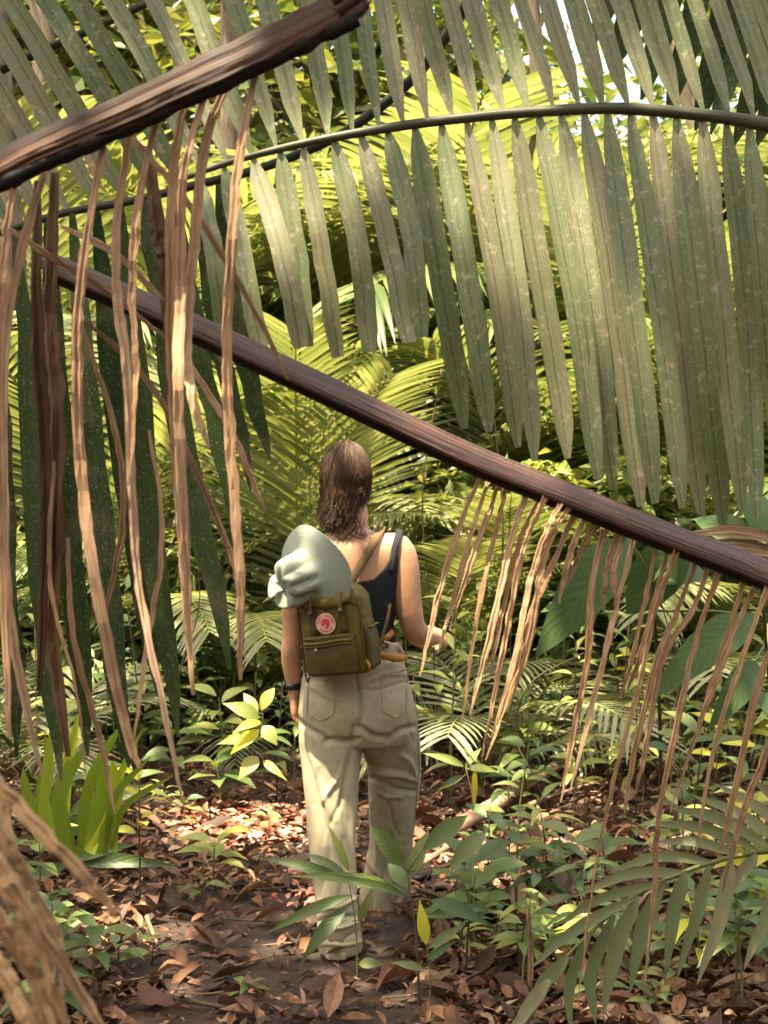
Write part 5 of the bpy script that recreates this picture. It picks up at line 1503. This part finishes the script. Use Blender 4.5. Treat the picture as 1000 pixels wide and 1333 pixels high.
def px_plant(name, label, base_px, top_px, leaves, stem_r=0.004, Y=None, mat=None):
    b = gpt(*base_px); Y = Y or b.y
    t = thing(name, label, 'plant', b)
    tp = at(top_px[0], top_px[1], Y)
    mb = MB(); tube(mb, catmull([b - Vector((0, 0, 0.03)), b.lerp(tp, 0.5) + Vector((0.01, 0, 0)), tp], 9), interp([1, 0.8, 0.5], 9) * stem_r, 7)
    build('stem', mb, mat or G['stem'], t)
    for (b0, t0, dz, wpx, key, vi) in leaves:
        A = at(b0[0], b0[1], Y); B = at(t0[0], t0[1], Y + dz)
        L = (B - A).length
        m = LM[key][vi]
        nat = {0: 0.42, 1: 0.34, 2: 0.5, 3: 0.22}[vi] if key != 'big' else 0.5
        put_leaf(t, A, B - A, (vr.uniform(-0.2, 0.2), -0.85, 0.55), L * 1.03, m, wscale=(0.78 * wpx * Y / F) / (nat * L))
        q = b.lerp(tp, min(1, max(0, (A.z - b.z) / max(0.01, tp.z - b.z))))
        if (q - A).length > 0.012:
            mb = MB(); tube(mb, [q, q.lerp(A, 0.6) + Vector((0, 0, 0.006)), A + (B - A) * 0.02], [stem_r * 0.5] * 3, 5)
            build('leaf_stalk', mb, G['greenstem'], t)
    return t

px_plant('sapling', 'dark stemmed sapling with rounded glossy leaves on the path behind the walker', (546, 1315), (530, 1135), [((522, 1128), (489, 1080), -0.05, 32, 'seed', 2), ((532, 1145), (556, 1082), 0.03, 26, 'seed', 0), ((550, 1108), (605, 1062), 0.0, 32, 'seed', 2), ((585, 1130), (632, 1082), 0.05, 30, 'seed', 2), ((528, 1160), (392, 1128), -0.05, 22, 'seed', 3), ((530, 1168), (452, 1136), -0.1, 14, 'seed', 3), ((560, 1172), (628, 1192), -0.08, 26, 'seed', 1), ((560, 1190), (640, 1175), 0.05, 22, 'seed', 1), ((530, 1155), (505, 1120), 0.06, 26, 'seed', 0)], 0.0045)
px_plant('sapling', 'short sapling with one upright bright yellow-green leaf on the path edge', (556, 1322), (556, 1232), [((555, 1230), (547, 1177), 0, 21, 'yellow', 0), ((557, 1235), (606, 1200), 0.02, 16, 'seed', 3), ((556, 1250), (590, 1225), 0, 14, 'seed', 3), ((552, 1262), (512, 1250), 0, 14, 'seed', 3)], 0.0025, mat=G['greenstem'])
px_plant('sapling', 'lance-leaved green plant crossing the walker\'s left trouser leg', (466, 1278), (452, 1135), [((455, 1150), (345, 1108), -0.05, 20, 'seed', 3), ((458, 1165), (350, 1205), -0.08, 20, 'seed', 3), ((452, 1182), (394, 1238), -0.12, 26, 'seed', 1), ((452, 1140), (395, 1105), 0.05, 16, 'seed', 3), ((455, 1135), (430, 1078), 0, 15, 'seedpale', 3), ((466, 1200), (485, 1160), -0.03, 14, 'seed', 3), ((467, 1255), (494, 1252), -0.03, 18, 'seed', 1)], 0.003, mat=G['greenstem'])
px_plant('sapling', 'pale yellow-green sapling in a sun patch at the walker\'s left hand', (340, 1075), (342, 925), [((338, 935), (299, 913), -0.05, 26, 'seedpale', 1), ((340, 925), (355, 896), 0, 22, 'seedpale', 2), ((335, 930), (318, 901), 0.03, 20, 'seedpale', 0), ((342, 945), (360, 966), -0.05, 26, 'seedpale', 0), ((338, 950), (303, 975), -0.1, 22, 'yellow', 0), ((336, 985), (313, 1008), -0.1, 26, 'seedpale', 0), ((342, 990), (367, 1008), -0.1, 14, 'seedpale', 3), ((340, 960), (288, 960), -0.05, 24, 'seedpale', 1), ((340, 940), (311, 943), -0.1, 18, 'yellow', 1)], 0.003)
px_plant('sapling', 'thin sapling holding two pale leaves above a hanging yellow leaf beside the path', (620, 1085), (606, 998), [((604, 998), (562, 978), -0.05, 14, 'seedpale', 1), ((606, 998), (626, 972), 0.03, 12, 'seedpale', 3), ((606, 1000), (650, 1000), 0, 14, 'seedpale', 3), ((618, 1000), (618, 1048), -0.04, 10, 'yellow', 3), ((604, 1010), (570, 1025), -0.02, 12, 'seed', 3)], 0.003, mat=G['stick'])
px_plant('big_leaf_plant', 'broad plant with three huge dark leaves behind the thin dry leaflets', (860, 1075), (850, 760), [((820, 700), (714, 824), -0.25, 84, 'big', 0), ((985, 800), (866, 878), -0.25, 66, 'big', 0), ((905, 700), (800, 800), 0.15, 90, 'big', 0), ((850, 760), (940, 725), 0.2, 60, 'big', 0)], 0.009, Y=4.5)
px_plant('big_leaf_plant', 'broad leaf plant leaning in beside the slanting stalk, partly behind the hanging green leaflets', (1010, 1060), (985, 700), [((985, 720), (905, 655), 0.2, 60, 'big', 0), ((985, 700), (990, 620), 0.2, 60, 'big', 0), ((990, 740), (1060, 690), 0.1, 60, 'big', 0), ((985, 860), (940, 930), -0.2, 50, 'big', 0), ((990, 900), (1040, 960), -0.2, 50, 'big', 0)], 0.008, Y=4.9)

# strap-leaf clump at the left
cl = thing('strap_leaf_clump', 'clump of backlit yellow-green strap leaves beneath the hanging dark leaflets', 'plant', gpt(110, 1120))
for (b0, t0, w, bend) in (((88, 1110), (112, 972), 16, -12), ((104, 1105), (128, 985), 15, 10), ((112, 1108), (146, 990), 15, 12), ((120, 1112), (150, 1000), 13, 2), ((72, 1105), (60, 985), 13, -6), ((96, 1112), (88, 990), 12, -8), ((128, 1108), (178, 1000), 9, -6), ((138, 1110), (196, 985), 8, -10), ((60, 1100), (30, 1000), 12, -4), ((145, 1105), (225, 1010), 8, -12), ((104, 1112), (160, 940), 12, -8), ((82, 1100), (102, 930), 11, -3), ((50, 1095), (66, 950), 12, 2), ((132, 1112), (150, 1060), 14, 0), ((150, 1110), (185, 950), 8, -8)):
    strap_leaflet(cl, [b0, ((b0[0] + t0[0]) / 2 + bend * 1.8, (b0[1] + t0[1]) / 2 - 8), t0], 4.35 + vr.uniform(-0.15, 0.15), w * 1.35, G['grass'], 8, [0.5, 0.8, 1, 1, 0.9, 0.7, 0.1], name='blade')
px_plant('sapling', 'plant with a large arching dark green leaf in front of the strap-leaf clump', (92, 1150), (84, 1085), [((86, 1098), (112, 1030), 0, 30, 'seed', 1), ((92, 1060), (180, 1016), -0.1, 34, 'seed', 1), ((82, 1075), (22, 1035), 0, 28, 'seedpale', 2), ((90, 1120), (165, 1095), -0.05, 26, 'seed', 0), ((95, 1125), (215, 1118), -0.1, 26, 'seed', 0), ((86, 1128), (30, 1140), -0.1, 24, 'seed', 1)], 0.004, mat=G['greenstem'])

# a few dark wiry stems and vines
for pts, r0 in (([(745, 1120), (700, 1020), (672, 960), (690, 890), (760, 850)], 0.0035), ([(880, 1085), (872, 960), (884, 880), (860, 780)], 0.004), ([(835, 1090), (838, 980), (828, 870)], 0.003), ([(250, 1030), (230, 900), (260, 780), (240, 640)], 0.004), ([(660, 1020), (640, 880), (655, 700), (640, 500)], 0.006), ([(560, 1000), (565, 850), (550, 650), (575, 480)], 0.005)):
    b = gpt(*pts[0]); Yv = b.y
    t = thing('vine_stem', ('thick' if r0 > 0.0045 else 'thin') + ' dark wiry bare stem rising ' + far(pts[0][0]), 'stem', b, 'bare wiry stems')
    mb = MB(); tube(mb, catmull([b - Vector((0, 0, 0.05))] + [at(p[0], p[1], Yv + vr.uniform(-0.05, 0.05)) for p in pts[1:]], 20), interp([1, 0.6], 20) * r0, 6)
    build('stem', mb, G['stem'], t)

# ------------------------------------------------------------------ leaf litter, twigs, fallen stalks
lr = random.Random(77)
spots = []
for i in range(21000):
    if i < 11500:
        px = lr.uniform(-60, 1060); py = 1000 + 345 * lr.random() ** 0.9
        g = gpt(px, py)
    else:
        yy = lr.uniform(2.4, 11); g = Vector((lr.uniform(-0.6, 0.6) * (yy + 1), yy, 0)); g.z = gh(g.x, g.y)
    qx, qy = project([g[:]])[0]
    if 140 < qx < 560 - (1333 - qy) * 0.2 and qy > 1165 and lr.random() < 0.78: continue
    spots.append(g)
spots.sort(key=lambda p: p.y)
def litter_matrix(g):
    s = 0.018 + 0.065 * lr.random() ** 1.8 if lr.random() < 0.92 else lr.uniform(0.08, 0.16)
    M = Matrix.Rotation(lr.uniform(0, 6.28), 4, 'Z') @ Matrix.Rotation(lr.gauss(0, 0.22), 4, 'X') @ Matrix.Rotation(lr.gauss(0, 0.35), 4, 'Y') @ Matrix.Diagonal((s, s, s, 1))
    M.translation = g + Vector((0, 0, 0.008 + lr.uniform(0, 0.022)))
    return M, s
mats = [(litter_matrix(g), g) for g in spots]
vis = [m for m in mats if abs(m[1].x) < m[1].y * 0.27 and m[1].y > 4.0]
vis.sort(key=lambda m: -m[0][1] / m[1].y)
chosen = set(id(m) for m in vis[:290])
for m in vis[:290]:
    ki = lr.randrange(5); o = bpy.data.objects.new('fallen_leaf', LITTER[ki]); COL.objects.link(o)
    o.matrix_world = m[0][0]
    tag(o, ('large' if m[0][1] > 0.13 else 'small') + ' ' + ('curled', 'cupped', 'tightly folded', 'flat ragged', 'rolled narrow')[ki] + ' brown dead leaf lying near ' + near(m[1]), 'dead leaf', 'fallen dead leaves')
V, Fc = [], []
LV = []
for me in LITTER:
    LV.append((np.array([v.co[:] for v in me.vertices]), [tuple(p.vertices) for p in me.polygons]))
for m in mats:
    if id(m) in chosen: continue
    v, f = lr.choice(LV)
    Mx = np.array(m[0][0]); o = len(V)
    V.extend((v @ Mx[:3, :3].T + Mx[:3, 3]).tolist())
    Fc.extend([tuple(i + o for i in q) for q in f])
me = bpy.data.meshes.new('leaf_litter'); me.from_pydata(V, [], Fc); me.materials.append(G['litter'])
o = link('leaf_litter', me)
tag(o, 'carpet of small brown and reddish dead leaves covering the ground', 'leaf litter', kind='stuff')

pet = MB()
SUNLITM = leaf_mat('sunlit_red_pink_litter', [(0.38, 0.06, 0.05), (0.50, 0.20, 0.14), (0.60, 0.40, 0.31), (0.30, 0.05, 0.045), (0.55, 0.30, 0.2)], trans=0.25, rough=0.5, streak=0.1)  # red and pink litter; sun patch brightness is put into its colour
for i in range(620):
    if i < 420: px, py = lr.gauss(330, 55), lr.gauss(1082, 16)
    elif i < 520: px, py = lr.gauss(600, 30), lr.gauss(1120, 16)
    else: px, py = lr.gauss(415, 30), lr.gauss(1170, 16)
    g = gpt(px, max(1030, py)) + Vector((0, 0, lr.uniform(0.02, 0.045))); a = lr.uniform(0, 6.28); s = lr.uniform(0.015, 0.075)
    d = Vector((math.cos(a), math.sin(a), lr.uniform(-0.2, 0.3))).normalized()
    ribbon(pet, [g, g + d * s * 0.5 + Vector((0, 0, 0.004)), g + d * s], [s * 0.15, s * 0.5, s * 0.1], (lr.uniform(-0.4, 0.4), lr.uniform(-0.4, 0.4), 1), 0.2)
tag(build('sunlit_red_litter', pet, SUNLITM), 'scatter of red and pink leaf litter coloured brighter to carry the sun patches', 'petals', kind='stuff')

def stick(label, pts, r, mat, group=None, name='fallen_stick', lift=0.012):
    P = [gpt(*p) + Vector((0, 0, lift + r)) for p in pts]
    t = thing(name, label, 'stick', P[0], group)
    mb = MB(); Q = catmull(P, 14)
    tube(mb, Q, [r * (1 - 0.45 * i / 13) * (1 + 0.15 * mnoise.noise(Vector((i * 0.8, pts[0][0], 0)))) for i in range(14)], 8, flat=0.75)
    build('shaft', mb, mat, t)
stick('thick brown fallen frond base lying beside the path, cracked at its end', [(578, 1108), (640, 1072), (700, 1032), (740, 1010)], 0.045, G['stick'], lift=0.03)
stick('pale sunlit stick lying in the bright patch right of the walker', [(690, 1064), (725, 1050), (790, 1030)], 0.016, G['stick'], lift=0.04)
stick('bleached split stalk lying in the sun behind the walker\'s right foot', [(536, 1150), (565, 1130), (600, 1108)], 0.018, G['stick'], lift=0.03)
stick('reddish split stalk lying beside the bleached one behind the right foot', [(540, 1160), (580, 1142), (625, 1128)], 0.014, G['rach2'], lift=0.03)
stick('dark thin branch lying across the bottom of the path', [(205, 1305), (270, 1318), (350, 1330)], 0.012, G['stem'])
stick('pale crooked twig pointing along the left path edge', [(185, 1175), (192, 1205), (206, 1240)], 0.011, G['stick'])
ds = thing('dry_stalk', 'short upright dry brown stalk poking from the leaf litter below the thin dry leaflets', 'stalk', gpt(690, 1300))
mb = MB(); tube(mb, catmull([gpt(690, 1300) - Vector((0, 0, 0.03)), at(691, 1240, gpt(690, 1300).y), at(687, 1178, gpt(690, 1300).y)], 8), interp([0.011, 0.007], 8), 7, flat=0.5)
build('shaft', mb, G['deadthin'], ds)
for i in range(60):
    px, py = lr.uniform(0, 1000), lr.uniform(1010, 1335)
    a = lr.uniform(-0.5, 0.5) + (math.pi if lr.random() < 0.5 else 0); ln = lr.uniform(30, 110)
    q = (px + math.cos(a) * ln, py + math.sin(a) * ln * 0.5)
    stick(('long' if ln > 70 else 'short') + ' thin brown twig lying loose near ' + near(gpt(px, py)), [(px, py), ((px + q[0]) / 2 + lr.uniform(-6, 6), (py + q[1]) / 2 + lr.uniform(-5, 5)), q], lr.uniform(0.002, 0.005), lr.choice((G['stick'], G['stem'])), 'fallen twigs', 'fallen_twig', 0.015)
